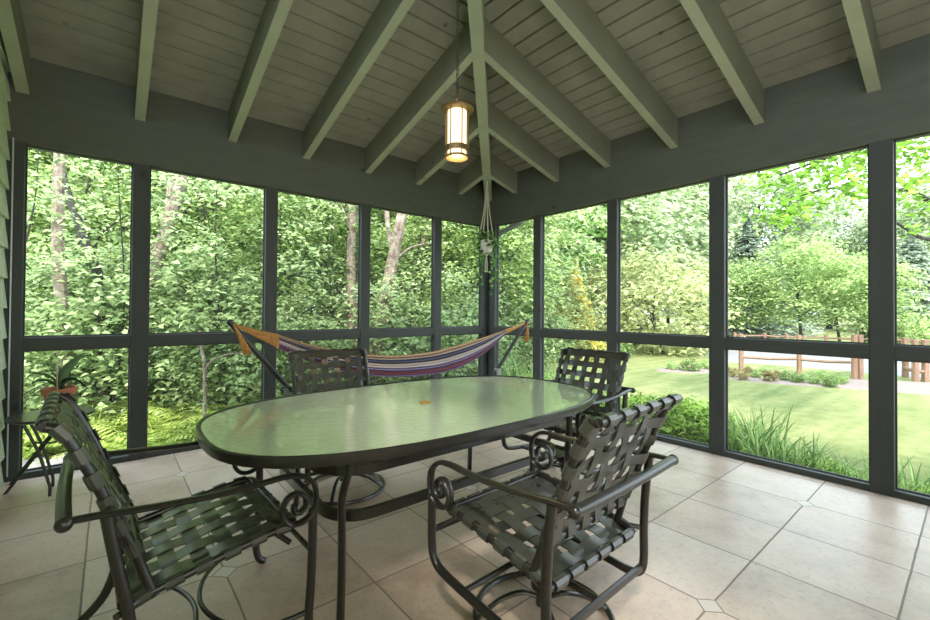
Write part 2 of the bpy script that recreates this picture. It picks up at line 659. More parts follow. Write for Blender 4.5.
for ax, ops, side in (('L', openL, 'left'), ('R', openR, 'right')):
    for i, (a, b) in enumerate(ops):
        where = '%s bay from the %s' % (ordl[i], 'house siding' if ax == 'L' else 'corner')
        trim(bar(ax, a, b, ZR0, ZR1), M['rail'], 'dark green horizontal mid rail of the %s screened wall, %s' % (side, where), 'rail')
        trim(bar(ax, a, b, 0, .045, .0, .08), M['rail'], 'low dark sill of the %s screened wall, %s' % (side, where), 'sill')
        for z0, z1, hl in ((.045, ZR0, 'lower'), (ZR1, ZB, 'upper')):
            n_win += 1
            fr = MB()
            w = .010
            for (p0, p1, q0, q1) in ((a, a + w, z0, z1), (b - w, b, z0, z1), (a + w, b - w, z0, z0 + w), (a + w, b - w, z1 - w, z1)):
                if ax == 'L':
                    fr.box((p0, .050, q0), (p1, .066, q1))
                else:
                    fr.box((.050, p0, q0), (.066, p1, q1))
            e = empty('window_%d' % n_win, ((a + b) / 2, .058, z0) if ax == 'L' else (.058, (a + b) / 2, z0))
            tag(e, '%s insect screen panel of the %s screened wall, %s' % (hl, side, where), 'window', kind='structure')
            off = Vector(e.location)
            fr.v = [(x - off.x, y - off.y, z - off.z) for x, y, z in fr.v]
            fr.build('window_frame', M['post'], e, False)
            sc_ = MB()
            if ax == 'L':
                sc_.add([(a + w, .058, z0 + w), (b - w, .058, z0 + w), (b - w, .058, z1 - w), (a + w, .058, z1 - w)], [(0, 1, 2, 3)])
            else:
                sc_.add([(.058, a + w, z0 + w), (.058, b - w, z0 + w), (.058, b - w, z1 - w), (.058, a + w, z1 - w)], [(0, 1, 2, 3)])
            sc_.v = [(x - off.x, y - off.y, z - off.z) for x, y, z in sc_.v]
            sc_.build('window_pane', M['screen'], e, False)

# house siding wall at the left: overlapping shingle courses
mb = MB()
exp_ = .213
mb.box((HOUSE - .3, YB, 0), (HOUSE - .028, .085, 3.05))
struct('wall_left', mb, M['siding'], 'pale green shingle house wall at the far left', 'wall')
mb = MB()
k = 0
z = -.03
while z < 3.0:
    t = exp_ + .02
    y = YB
    ys = [YB]
    while ys[-1] < .05:
        ys.append(min(.05, ys[-1] + rng.uniform(.13, .26)))
    for y0, y1 in zip(ys[:-1], ys[1:]):
        g = .0015
        x0 = HOUSE - .028
        j = rng.uniform(0, .003)
        mb.add([(x0, y0 + g, z), (x0 + .034 + j, y0 + g, z), (x0 + .012, y0 + g, z + t), (x0, y0 + g, z + t),
                (x0, y1 - g, z), (x0 + .034 + j, y1 - g, z), (x0 + .012, y1 - g, z + t), (x0, y1 - g, z + t)],
               [(0, 1, 2, 3), (7, 6, 5, 4), (0, 4, 5, 1), (1, 5, 6, 2), (2, 6, 7, 3)])
    z += exp_
struct('wall_left_shingles', mb, M['siding'], 'overlapping pale green shingle courses on the house wall', 'siding')
mb = MB()
mb.box((HOUSE - .3, YB - .15, -.12), (.14, YB, 4.6))
struct('wall_back', mb, M['siding'], 'pale green house wall behind the camera', 'wall')

# roof: two board planes meeting on the hip, grooves between the boards are real gaps
SL = .28
TH = math.atan(SL)
PW = .137
nb = int(4.9 / PW) + 1
mbA, mbB = MB(), MB()
for i in range(-1, nb):
    t0, t1 = i * PW + .009, (i + 1) * PW - .009
    if i == -1:
        t0 = -.14
    z0, z1 = ZT + SL * t0, ZT + SL * t1
    for w_, side_ in ((mbA, 0), (mbB, 1)):
        if side_ == 0:     # rises away from the left wall; x runs from hip to house wall
            q = [(-t0, -t0), (HOUSE - .3, -t0), (HOUSE - .3, -t1), (-t1, -t1)]
        else:
            q = [(-t0, YB), (-t0, -t0), (-t1, -t1), (-t1, YB)]
        zz = [z0, z0, z1, z1] if side_ == 0 else [z0, z0, z1, z1]
        vs = [(x, y, z_) for (x, y), z_ in zip(q, zz)] + [(x, y, z_ + .018) for (x, y), z_ in zip(q, zz)]
        w_.add(vs, [(0, 1, 2, 3), (7, 6, 5, 4), (0, 4, 5, 1), (1, 5, 6, 2), (2, 6, 7, 3), (3, 7, 4, 0)])
    if i * PW > 4.9:
        break
struct('ceiling', mbA, M['ceil'], 'grey green plank ceiling rising from the left header beam', 'ceiling')
struct('ceiling_right', mbB, M['ceil'], 'grey green plank ceiling rising from the right header beam', 'ceiling')
mb = MB()
H5 = 5.3
zc = ZT + .022
mb.add([(.3, .3, zc - SL * .3), (HOUSE - .3, .3, zc - SL * .3), (HOUSE - .3, -H5, zc + SL * H5), (-H5, -H5, zc + SL * H5), (-H5, YB, zc + SL * H5), (.3, YB, zc - SL * .3)],
       [(0, 1, 2, 3), (0, 3, 4, 5)])
mb.add([(.3, .3, zc + .12 - SL * .3), (HOUSE - .3, .3, zc + .12 - SL * .3), (HOUSE - .3, -H5, zc + .12 + SL * H5), (-H5, -H5, zc + .12 + SL * H5), (-H5, YB, zc + .12 + SL * H5), (.3, YB, zc + .12 - SL * .3)],
       [(0, 3, 2, 1), (0, 5, 4, 3)])
struct('roof', mb, M['groove'], 'dark roof deck above the ceiling planks', 'roof')

RB = 2.82
t_r = [.525, 1.2, 1.885, 2.59, 3.28, 3.97, 4.655]
RW = .036


def rafter(axis, c, tend, w=RW):
    """sloping joist with its lower end butted to the header beam"""
    m_ = MB()
    a, b = c - w, c + w
    prof = [(-.0, RB), (-tend, RB + SL * tend), (-tend, ZT + SL * tend - .002), (-.0, ZT - .002)]
    vs = []
    for s in (a, b):
        for q, z_ in prof:
            vs.append((s, q, z_) if axis == 'L' else (q, s, z_))
    fs = [(0, 1, 2, 3), (7, 6, 5, 4), (0, 4, 5, 1), (1, 5, 6, 2), (2, 6, 7, 3), (3, 7, 4, 0)]
    m_.add(vs, fs)
    return m_


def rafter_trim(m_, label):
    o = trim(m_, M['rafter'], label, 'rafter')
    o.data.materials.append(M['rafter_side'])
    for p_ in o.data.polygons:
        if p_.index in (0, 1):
            p_.material_index = 1  # side faces get the painted shade
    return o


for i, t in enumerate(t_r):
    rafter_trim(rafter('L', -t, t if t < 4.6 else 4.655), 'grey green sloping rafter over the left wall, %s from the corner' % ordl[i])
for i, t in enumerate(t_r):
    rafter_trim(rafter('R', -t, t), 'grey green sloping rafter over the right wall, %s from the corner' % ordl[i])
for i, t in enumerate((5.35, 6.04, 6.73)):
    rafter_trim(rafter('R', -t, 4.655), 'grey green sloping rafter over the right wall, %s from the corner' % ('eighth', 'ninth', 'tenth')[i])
# hip rafter on the diagonal
mb = MB()
hw = .050
e0 = .02
te = 5.0
d = hw / math.sqrt(2)
vs = []
for s in (-1, 1):
    ox, oy = s * d, -s * d
    for t, zz in ((e0, RB - .02 + SL * e0), (te, RB - .02 + SL * te), (te, ZT + SL * te), (e0, ZT + SL * e0)):
        vs.append((-t + ox, -t + oy, zz))
mb.add(vs, [(0, 1, 2, 3), (7, 6, 5, 4), (0, 4, 5, 1), (1, 5, 6, 2), (2, 6, 7, 3), (3, 7, 4, 0)])
trim(mb, M['rafter'], 'long diagonal hip rafter running up from the corner', 'rafter')

# ------------------------------------------------------------------ downspout outside the corner
t = empty('downspout', (.145, .0, GZ), label='grey downspout pipe outside the corner post under the eave', cat='downspout')
mb = MB()
mb.sweep(curve([(0, 0, 0), (0, 0, 1.2), (0, 0, 2.52), (0, 0, 2.62), (0, -.05, 2.69)], 4), .036, .036, n=12)
mb.build('pipe', M['pipe'], t)
mb = MB()
mb.sweep(curve([(0, -.03, 2.66), (0, -.12, 2.72), (0, -.42, 2.79), (0, -.50, 2.83), (.02, -.53, 2.95), (.02, -.53, 3.1)], 5), .038, .038, n=12)
mb.build('elbow', M['pipe'], t)

# ------------------------------------------------------------------ chairs
WS = .285


def profile_pt(prof, v):
    """prof: dense list of (y,z) -> point and normal at v in 0..1 by arc length"""
    P = np.array(prof)
    L = np.r_[0, np.cumsum(np.linalg.norm(np.diff(P, axis=0), axis=1))]
    s = v * L[-1]
    y, z_ = np.interp(s, L, P[:, 0]), np.interp(s, L, P[:, 1])
    e = .01 * L[-1]
    y1, z1 = np.interp(min(s + e, L[-1]), L, P[:, 0]), np.interp(min(s + e, L[-1]), L, P[:, 1])
    y0, z0 = np.interp(max(s - e, 0), L, P[:, 0]), np.interp(max(s - e, 0), L, P[:, 1])
    T = np.array([y1 - y0, z1 - z0])
    T /= np.linalg.norm(T)
    return np.array([y, z_]), np.array([-T[1], T[0]]), T


def webbing(prof, hw0, hw1, nu, nv, sw, tr=.014, flip=1, sw2=None):
    """crossed straps: nu run along the profile, nv run across it, wrapped round the frame tubes"""
    m_ = MB()
    h = .0042
    rw = tr + .0055
    # straps along the profile
    for a in range(nu):
        uc = (a + .5) / nu * 2 - 1
        pts, sd = [], []
        # wrap at start
        P0, N0, T0 = profile_pt(prof, 0)
        P1, N1, T1 = profile_pt(prof, 1)
        for k in range(6):
            ang = PI * (1.15 - .23 * k)
            q = P0 + T0 * (-math.sin(ang) * rw) * 1 + N0 * flip * (math.cos(ang) * rw)
            pts.append((uc * hw0 * .965, q[0], q[1]))
        K = nv * 4
        for k in range(1, K):
            v = k / K
            P, Nn, T = profile_pt(prof, v)
            off = tr + h * math.sin(PI * (v * nv) + PI * (a % 2) ) * 1.0 if 0 else rw * 0 + h * math.cos(PI * (v * nv - .5) + PI * (a % 2))
            edge = max(0, 1 - min(v, 1 - v) * nv * 1.6)
            q = P + Nn * flip * (off * (1 - edge) + rw * edge)
            w_ = hw0 + (hw1 - hw0) * v
            pts.append((uc * w_ * .965, q[0], q[1]))
        for k in range(6):
            ang = PI * (0 + .23 * k)
            q = P1 + T1 * (math.sin(ang) * rw) + N1 * flip * (math.cos(ang) * rw)
            pts.append((uc * hw1 * .965, q[0], q[1]))
        m_.sweep(pts, (sw2 or sw) / 2, .0018, side=(1, 0, 0), rect=True)
    # straps across
    for b in range(nv):
        v = (b + .5) / nv
        P, Nn, T = profile_pt(prof, v)
        w_ = hw0 + (hw1 - hw0) * v
        pts = []
        N3 = np.array([0, Nn[0], Nn[1]]) * flip
        C = np.array([0, P[0], P[1]])
        X = np.array([1., 0, 0])
        for k in range(6):
            ang = PI * (1.15 - .23 * k)
            pts.append(C - X * w_ - X * math.sin(ang) * rw + N3 * math.cos(ang) * rw)
        K = nu * 4
        for k in range(1, K):
            u = k / K
            off = -h * math.cos(PI * (u * nu - .5) + PI * (b % 2))
            edge = max(0, 1 - min(u, 1 - u) * nu * 1.6)
            pts.append(C + X * (u * 2 - 1) * w_ + N3 * (off * (1 - edge) + rw * edge))
        for k in range(6):
            ang = PI * .23 * k
            pts.append(C + X * w_ + X * math.sin(ang) * rw + N3 * math.cos(ang) * rw)
        m_.sweep(pts, sw / 2, .0016, side=(0, T[0], T[1]), rect=True)
    return m_


SEAT = curve([(.262, .440, 0), (.19, .438, 0), (.06, .418, 0), (-.08, .392, 0), (-.18, .372, 0), (-.235, .352, 0)], 5)
SEAT = [(q[0], q[1]) for q in SEAT]
BACK = curve([(-.205, .478, 0), (-.228, .54, 0), (-.268, .64, 0), (-.315, .76, 0), (-.362, .865, 0), (-.388, .91, 0), (-.418, .925, 0)], 5)
BACK = [(q[0], q[1]) for q in BACK]
AW = .327


def arm_path(s):
    pts = [(s * .327, -.374, .670), (s * .331, -.30, .667), (s * .336, -.16, .654), (s * .336, .0, .644), (s * .331, .12, .642), (s * .327, .20, .644)]
    for y_, z_ in ((.27, .635), (.317, .598), (.330, .545), (.318, .490), (.278, .462), (.232, .468), (.205, .507), (.214, .552), (.250, .574), (.284, .556), (.290, .520), (.268, .500), (.246, .512), (.248, .532)):
        pts.append((s * AW, y_, z_))
    return curve(pts, 6)


def make_chair(name, label, swivel):
    root = empty(name, (0, 0, 0), label=label, cat='chair')
    # seat
    webbing(SEAT, WS, WS * .98, 6, 6, .050, sw2=.062).build('seat', M['strap'], root)
    mb = MB()
    for s in (-1, 1):
        mb.sweep([(s * WS, y, z_) for y, z_ in SEAT], .0135, n=10)
    mb.sweep([(-WS, SEAT[0][0], SEAT[0][1]), (0, SEAT[0][0], SEAT[0][1]), (WS, SEAT[0][0], SEAT[0][1])], .0135, n=10)
    mb.sweep([(-WS, SEAT[-1][0], SEAT[-1][1]), (0, SEAT[-1][0], SEAT[-1][1]), (WS, SEAT[-1][0], SEAT[-1][1])], .0135, n=10)
    for s in (-1, 1):      # brackets from the seat rails to the side frames
        mb.sweep([(s * WS, .20, .428), (s * (AW), .235, .40)], .010, n=8)
        mb.sweep([(s * WS, -.20, .366), (s * (AW), -.262, .36)], .010, n=8)
    mb.build('seat_frame', M['frame'], root)
    # back
    webbing(BACK, WS * .93, WS * 1.0, 6, 6, .046, flip=1).build('backrest', M['strap'], root)
    mb = MB()
    for s in (-1, 1):
        pts = [(s * WS, -.165, .36), (s * WS * .96, -.19, .43)] + [(s * WS * (.95 + .05 * i / (len(BACK) - 1)), y, z_) for i, (y, z_) in enumerate(BACK)]
        mb.sweep(pts, .0145, n=10)
    for e_ in (0, -1):
        w_ = WS * (.95 if e_ == 0 else 1)
        mb.sweep([(-w_, BACK[e_][0], BACK[e_][1]), (0, BACK[e_][0], BACK[e_][1]), (w_, BACK[e_][0], BACK[e_][1])], .0145, n=10)
    mb.build('backrest_frame', M['frame'], root)
    for s in (-1, 1):
        mb = MB()
        mb.sweep(arm_path(s), .019, .0095, side=(1, 0, 0), n=10)
        mb.ball((s * .338, -.374, .667), .021)
        # small link from the arm to the back post
        mb.sweep([(s * .334, -.275, .664), (s * .27, -.277, .668)], .008, n=8)
        mb.build('armrest', M['frame'], root)
    mb = MB()
    mb.sweep([(-.342, -.374, .667), (-.16, -.379, .667), (0, -.381, .667), (.16, -.379, .667), (.342, -.374, .667)], .0185, n=12)
    mb.build('rear_rail', M['frame'], root)
    if swivel:
        for s in (-1, 1):
            mb = MB()
            pts = [(s * AW, .318, .50), (s * AW, .320, .40), (s * AW, .318, .29), (s * AW, .300, .235), (s * AW, .25, .205), (s * AW, .10, .185), (s * AW, -.10, .165),
                   (s * AW, -.20, .158), (s * AW, -.245, .175), (s * AW, -.262, .23), (s * AW, -.262, .36), (s * AW, -.268, .50), (s * AW, -.285, .66)]
            mb.sweep(curve(pts, 5), .0180, .0165, n=12)
            mb.build('side_frame', M['frame'], root)
        mb = MB()
        mb.sweep([(-AW, .318, .345), (0, .318, .345), (AW, .318, .345)], .011, .015, n=8)
        mb.build('stretcher', M['frame'], root)
        mb = MB()
        mb.sweep([(-AW, -.255, .20), (0, -.255, .20), (AW, -.255, .20)], .012, .018, n=8)
        mb.build('stretcher', M['frame'], root)
        mb = MB()
        mb.sweep([(-AW, .12, .19), (0, .12, .19), (AW, .12, .19)], .012, .012, n=8)
        mb.build('stretcher', M['frame'], root)
        mb = MB()
        mb.bbox((-.06, -.10, .205), (.06, .20, .222), .004)
        mb.sweep([(0, -.255, .20), (0, -.05, .205)], .013, n=8)
        mb.lathe([(.03, .06), (.03, .12), (.05, .13), (.05, .18), (.07, .19), (.07, .206)], (0, 0, 0), 20)
        hub = mb.build('swivel_base', M['frame'], root)
        mb = MB()
        mb.sweep([(.275 * math.cos(2 * PI * i / 48), .275 * math.sin(2 * PI * i / 48), .016) for i in range(48)], .0125, closed=True, n=8)
        mb.build('base_ring', M['frame'], hub)
        for q in range(4):
            a = PI / 4 + q * PI / 2
            mb = MB()
            pts = [(r_ * math.cos(a + tw), r_ * math.sin(a + tw), z_) for r_, z_, tw in ((.02, .09, 0), (.09, .105, .05), (.17, .085, .12), (.235, .045, .16), (.27, .02, .18))]
            mb.sweep(curve(pts, 5), .0135, .008, n=8)
            mb.build('base_leg', M['frame'], hub)
    else:
        for s in (-1, 1):
            mb = MB()
            mb.sweep(curve([(s * AW, .318, .50), (s * AW, .318, .40), (s * AW, .314, .24), (s * AW, .306, .10), (s * AW, .318, .03), (s * AW, .345, .004)], 5), .0165, n=10)
            mb.build('leg', M['frame'], root)
            mb = MB()
            mb.sweep(curve([(s * AW, -.285, .66), (s * AW, -.262, .52), (s * AW, -.235, .38), (s * AW, -.225, .24), (s * AW, -.265, .10), (s * AW, -.35, .012)], 5), .0165, n=10)
            mb.build('leg', M['frame'], root)
        mb = MB()
        mb.sweep(curve([(-AW, .308, .12), (-.30, .18, .115), (-.18, .06, .11), (0, .013, .11), (.18, .06, .11), (.30, .18, .115), (AW, .308, .12)], 5), .009, n=8)
        mb.build('stretcher', M['frame'], root)
        mb = MB()
        mb.sweep(curve([(-AW, -.25, .13), (-.30, -.15, .12), (-.18, -.05, .11), (0, -.008, .11), (.18, -.05, .11), (.30, -.15, .12), (AW, -.25, .13)], 5), .009, n=8)
        mb.build('stretcher', M['frame'], root)
        mb = MB()
        mb.sweep([(-AW, .312, .345), (0, .312, .345), (AW, .312, .345)], .010, n=8)
        mb.build('stretcher', M['frame'], root)
        mb = MB()
        mb.sweep([(-AW, -.225, .30), (0, -.225, .30), (AW, -.225, .30)], .010, n=8)
        mb.build('stretcher', M['frame'], root)
    return root


c1 = make_chair('patio_chair', 'woven strap swivel chair at the front right of the table, its back to us', True)
c1.location = (-2.765, -3.30, 0)
c1.rotation_euler.z = math.radians(2)
index_children()
c2 = copy_tree(c1)
c2['label'] = 'woven strap chair behind the glass table in front of the hammock, facing us'
c2.location = (-2.86, -1.60, 0)
c2.rotation_euler.z = math.radians(174)
c3 = copy_tree(c1)
c3['label'] = 'woven strap chair at the far right end of the table before the lawn screens'
c3.location = (-1.51, -2.465, 0)
c3.rotation_euler.z = math.radians(92)
c4 = make_chair('patio_chair', 'woven strap four legged chair at the near left end of the table', False)
c4.location = (-3.87, -2.515, 0)
c4.rotation_euler.z = math.radians(-88)

# ------------------------------------------------------------------ table
TC = (-2.682, -2.354)
t = empty('patio_table', (TC[0], TC[1], 0), label='long oval patio table with pale green textured glass top and dark metal rim', cat='table')


def oval(a, b, n=96, e=2.85):
    out = []
    for i in range(n):
        q = 2 * PI * i / n
        c, s = math.cos(q), math.sin(q)
        out.append((a * math.copysign(abs(c) ** (2 / e), c), b * math.copysign(abs(s) ** (2 / e), s)))
    # even out the spacing
    P = np.array(out + [out[0]])
    L = np.r_[0, np.cumsum(np.linalg.norm(np.diff(P, axis=0), axis=1))]
    s = np.linspace(0, L[-1], n + 1)[:-1]
    return [(float(np.interp(q, L, P[:, 0])), float(np.interp(q, L, P[:, 1]))) for q in s]


A0, B0 = 1.165, .672
mb = MB()
o1, o2 = oval(A0 - .012, B0 - .012), oval(A0 - .012, B0 - .012)
n = len(o1)
mb.add([(x, y, .715) for x, y in o1] + [(x, y, .707) for x, y in o2], [tuple(range(n)), tuple(range(2 * n - 1, n - 1, -1))] + [(i, n + i, n + (i + 1) % n, (i + 1) % n) for i in range(n)])
mb.build('glass_top', M['glass'], t, False, label='pale green textured glass top')
mb = MB()
rings = [(-.020, .704), (-.020, .7155), (-.014, .7195), (-.005, .7215), (0, .716), (.001, .69), (-.003, .676), (-.012, .674), (-.024, .680), (-.024, .704)]
vs, fs = [], []
for off, z_ in rings:
    vs += [(x, y, z_) for x, y in oval(A0 + off, B0 + off)]
R_ = len(rings)
for k in range(R_):
    k2 = (k + 1) % R_
    for i in range(n):
        fs.append((k * n + i, k * n + (i + 1) % n, k2 * n + (i + 1) % n, k2 * n + i))
mb.add(vs, fs)
mb.build('rim', M['frame'], t)


def rrect(x0, x1, y0, y1, r, z_, k=7):
    out = []
    for cx, cy, a0 in ((x1 - r, y1 - r, 0), (x0 + r, y1 - r, 90), (x0 + r, y0 + r, 180), (x1 - r, y0 + r, 270)):
        for i in range(k):
            a = math.radians(a0 + 90 * i / (k - 1))
            out.append((cx + r * math.cos(a), cy + r * math.sin(a), z_))
    return out


mb = MB()
mb.sweep(rrect(-.80, .80, -.49, .49, .20, .605), .020, .014, side=(0, 0, 1), closed=True, rect=True)
mb.build('upper_frame', M['frame'], t)
mb = MB()
mb.sweep(rrect(-.74, .74, -.43, .43, .16, .39), .021, .013, side=(0, 0, 1), closed=True, rect=True)
mb.build('lower_frame', M['frame'], t)
for sx, sy in ((-1, -1), (1, -1), (-1, 1), (1, 1)):
    mb = MB()
    x, y = sx * .735, sy * .452
    if sx == -1 and sy == 1:
        x = -.60
    pts = [(x - sx * .02, y + sy * .035, .70), (x - sx * .02, y + sy * .035, .655), (x - sx * .015, y + sy * .03, .60), (x + sx * .002, y + sy * .012, .50), (x + sx * .0, y + sy * .008, .39), (x - sx * .0, y + sy * .010, .2), (x + sx * .012, y + sy * .03, .03), (x + sx * .014, y + sy * .032, 0)]
    mb.sweep(curve(pts, 5), .022, .015, side=(0, 1, 0), n=12)
    mb.build('leg', M['frame'], t)
mb = MB()
mb.lathe([(.0001, .7155), (.036, .7155), (.036, .720), (.030, .724), (.024, .7245), (.020, .722), (.0001, .722)], (-.04, -.035, 0), 24)
mb.build('umbrella_hole_cap', M['cap'], t, label='small mustard brown plastic cap in the umbrella hole')

# ------------------------------------------------------------------ hammock and its stand
HY = -.9
st = empty('hammock_stand', (-1.8, HY, 0), label='black tubular steel hammock stand with raised angled arms', cat='hammock stand')
mb = MB()
mb.sweep([(-.95, 0, .075), (0, 0, .06), (.78, 0, .075)], .025, n=12)
mb.build('base_beam', M['black'], st)
for s, x0, x1 in ((-1, -.72, -1.655), (1, .62, 1.62)):
    mb = MB()
    mb.sweep(curve([(x0 - s * .1, 0, .075), (x0, 0, .09), (x0 + s * .1, 0, .16), ((x0 + x1) / 2 + s * .02, 0, .60), (x1, 0, 1.155 if s < 0 else 1.135)], 6), .021, n=12)
    mb.ball((x1, 0, 1.155 if s < 0 else 1.135), .024)
    mb.build('arm', M['black'], st)
    mb = MB()
    mb.sweep([(x0 - s * .15, -.45, .022), (x0 - s * .15, -.4, .035), (x0 - s * .15, 0, .045), (x0 - s * .15, .4, .035), (x0 - s * .15, .45, .022)], .021, n=10)
    mb.build('foot_bar', M['black'], st)
    mb = MB()
    xm, zm = (x0 + x1) / 2 + s * .0, .56
    mb.bbox((xm - .035, -.032, zm - .05), (xm + .035, .032, zm + .03), .008)
    mb.build('bracket', M['pipe'], st)

hm = empty('hammock', (-1.8, HY, .6), label='striped cloth hammock in tan, navy and plum with orange end cords', cat='hammock')
# top and bottom edge of the folded cloth, world x / z along the span
top = [(-3.11, 1.052), (-2.88, .965), (-2.54, .88), (-2.25, .835), (-1.99, .815), (-1.6, .83), (-1.18, .90), (-.72, .995), (-.56, 1.035)]
bot = [(-3.11, .945), (-2.88, .82), (-2.54, .70), (-2.27, .645), (-1.99, .612), (-1.55, .60), (-1.19, .66), (-.86, .79), (-.56, .985)]
NX, NV = 60, 40
xs = np.linspace(-3.11, -.56, NX)
zt_ = np.interp(xs, [q[0] for q in top], [q[1] for q in top])
zb_ = np.interp(xs, [q[0] for q in bot], [q[1] for q in bot])
ker = np.ones(7) / 7
zt_[3:-3] = np.convolve(zt_, ker, 'valid')
zb_[3:-3] = np.convolve(zb_, ker, 'valid')
vs, fs, uvs = [], [], []
for i in range(NX):
    for j in range(NV):
        v = j / (NV - 1)          # 0 near top edge -> .72 bottom -> 1 up the far side
        zt1, zb1 = zt_[i], zb_[i]
        w = (zt1 - zb1)
        a = v * 1.0
        if a < .8:
            s = a / .8
            z_ = zt1 - w * s ** .9
            y = -.06 - .55 * w * math.sin(PI * s * .5 + .0) * (1 - s * .55) * .8 + .12 * w * s
        else:
            s = (a - .8) / .2
            z_ = zb1 + w * .75 * s
            y = -.06 - .55 * w * .36 + .12 * w + .5 * w * math.sin(PI * .5 * s)
        y += .006 * math.sin(v * 70 + i * .05) * (w / .2)
        vs.append((xs[i] + 1.8, y + .05, z_ - .6))
        uvs.append((i / NX, v))
for i in range(NX - 1):
    for j in range(NV - 1):
        fs.append((i * NV + j, (i + 1) * NV + j, (i + 1) * NV + j + 1, i * NV + j + 1))
mb = MB()
mb.add(vs, fs)
cl = mb.build('cloth', M['hammock'], hm)
uvl = cl.data.uv_layers.new(name='UVMap')
for lp in cl.data.loops:
    uvl.data[lp.index].uv = uvs[lp.vertex_index]
for (xe, ze), (xc, i), in (((-3.435, 1.14), (-3.11, 0)), ((-.20, 1.12), (-.56, NX - 1))):
    mb = MB()
    for j in range(0, NV, 2):
        a = vs[i * NV + j]
        e = (xe + 1.8 + random.uniform(-.006, .006), random.uniform(-.006, .006), ze - .6 + random.uniform(-.01, .01))
        m_ = ((a[0] + e[0]) / 2, (a[1] + e[1]) / 2, (a[2] + e[2]) / 2 - .006)
        mb.sweep([a, m_, e], .0045, n=5)
    mb.build('end_cords', M['cord'], hm, label='bundle of orange cords gathered to a loop')
    mb = MB()
    for j in range(16):
        dx = random.uniform(-.02, .035) + (.09 if xe < -1 else -.02)
        mb.sweep([(xe + 1.8, random.uniform(-.01, .01) - .02, ze - .6), (xe + 1.8 + dx * .4, -.03, ze - .6 - .08), (xe + 1.8 + dx, random.uniform(-.05, .0), ze - .6 - random.uniform(.17, .24))], .006, n=5)
    mb.build('tassel', M['cord'], hm, label='loose orange cord tassel hanging from the stand tip')

# ------------------------------------------------------------------ lantern
LX, LY = -2.398, -2.262
ZL = 2.25
lt = empty('pendant_lantern', (LX, LY, ZL), label='lit brass cylinder lantern hanging on a dark chain from the ceiling', cat='lantern')
lt.scale = (1.1, 1.1, 1)
ctop = ZT + SL * 2.26 - ZL
mb = MB()
mb.lathe([(.064, .0), (.068, .004), (.068, .014), (.062, .018)], n=32)
mb.lathe([(.060, .045), (.069, .048), (.069, .078), (.060, .082)], n=32)
for q in range(6):
    a = 2 * PI * q / 6 + .3
    mb.sweep([(.066 * math.cos(a), .066 * math.sin(a), .012), (.066 * math.cos(a), .066 * math.sin(a), .318)], .0045, .0035, n=6)
mb.build('cage', M['brass'], lt)
mb = MB()
mb.lathe([(.0001, .372), (.015, .37), (.03, .355), (.085, .338), (.098, .330), (.10, .322), (.094, .312), (.07, .308), (.0001, .308)][::-1], n=32)
mb.lathe([(.012, .365), (.012, .395), (.006, .40)], n=12)
mb.build('hood', M['brass'], lt)
mb = MB()
mb.lathe([(.0001, .02), (.056, .02), (.056, .312), (.0001, .312)], n=32)
mb.build('lamp_glass', M['lampglass'], lt, label='glowing frosted glass cylinder')
mb = MB()
z_ = .40
k = 0
while z_ < ctop - .03:
    L_ = .019
    pts = []
    for q in range(12):
        a = 2 * PI * q / 12
        u, w = .0085 * math.cos(a), L_ * math.sin(a)
        pts.append((u, 0, z_ + L_ + w) if k % 2 == 0 else (0, u, z_ + L_ + w))
    mb.sweep(pts, .0026, closed=True, n=5)
    z_ += L_ * 2 - .008
    k += 1
mb.build('chain', M['chain'], lt)
mb = MB()
mb.lathe([(.05, ctop + .03), (.05, ctop - .02), (.03, ctop - .035), (.008, ctop - .04)][::-1], n=24)
mb.build('ceiling_rose', M['brass'], lt)
pl = bpy.data.lights.new('lantern_light', 'POINT')
pl.energy = 9
pl.color = (1, .72, .4)
pl.shadow_soft_size = .05
plo = bpy.data.objects.new('lantern_light', pl)
plo.location = (LX, LY, ZL - .06)
COL.objects.link(plo)

# ------------------------------------------------------------------ hanging planter
HX = HYY = -.42
hz = RB - .02 + SL * .42
hp = empty('hanging_planter', (HX, HYY, 2.02), label='macrame hanging planter with trailing green vine near the corner post', cat='hanging plant')
mb = MB()
for q, (ax_, ay_) in enumerate(((.10, -.02), (-.06, .075), (-.055, -.085), (.02, .10))):
    mb.sweep(curve([(0, 0, hz - 2.02), (ax_ * .35, ay_ * .35, .55), (ax_, ay_, .16), (ax_ * 1.02, ay_ * 1.02, .10), (ax_ * .7, ay_ * .7, .0), (0, 0, -.06)], 6), .0075, n=6)
mb.sweep([(0, 0, hz - 2.02 + .005), (0, 0, hz - 2.02 - .10)], .015, n=8)
for k in range(7):
    mb.sweep([(0, 0, -.05), (random.uniform(-.02, .02), random.uniform(-.02, .02), -.15), (random.uniform(-.03, .03), random.uniform(-.03, .03), -.27)], .0035, n=5)
mb.build('macrame_rope', M['rope'], hp)
mb = MB()
mb.lathe([(.0001, -.02), (.055, -.02), (.08, .02), (.092, .08), (.095, .13), (.088, .13), (.08, .115), (.0001, .112)], n=24)
mb.build('pot', M['whitepot'], hp)


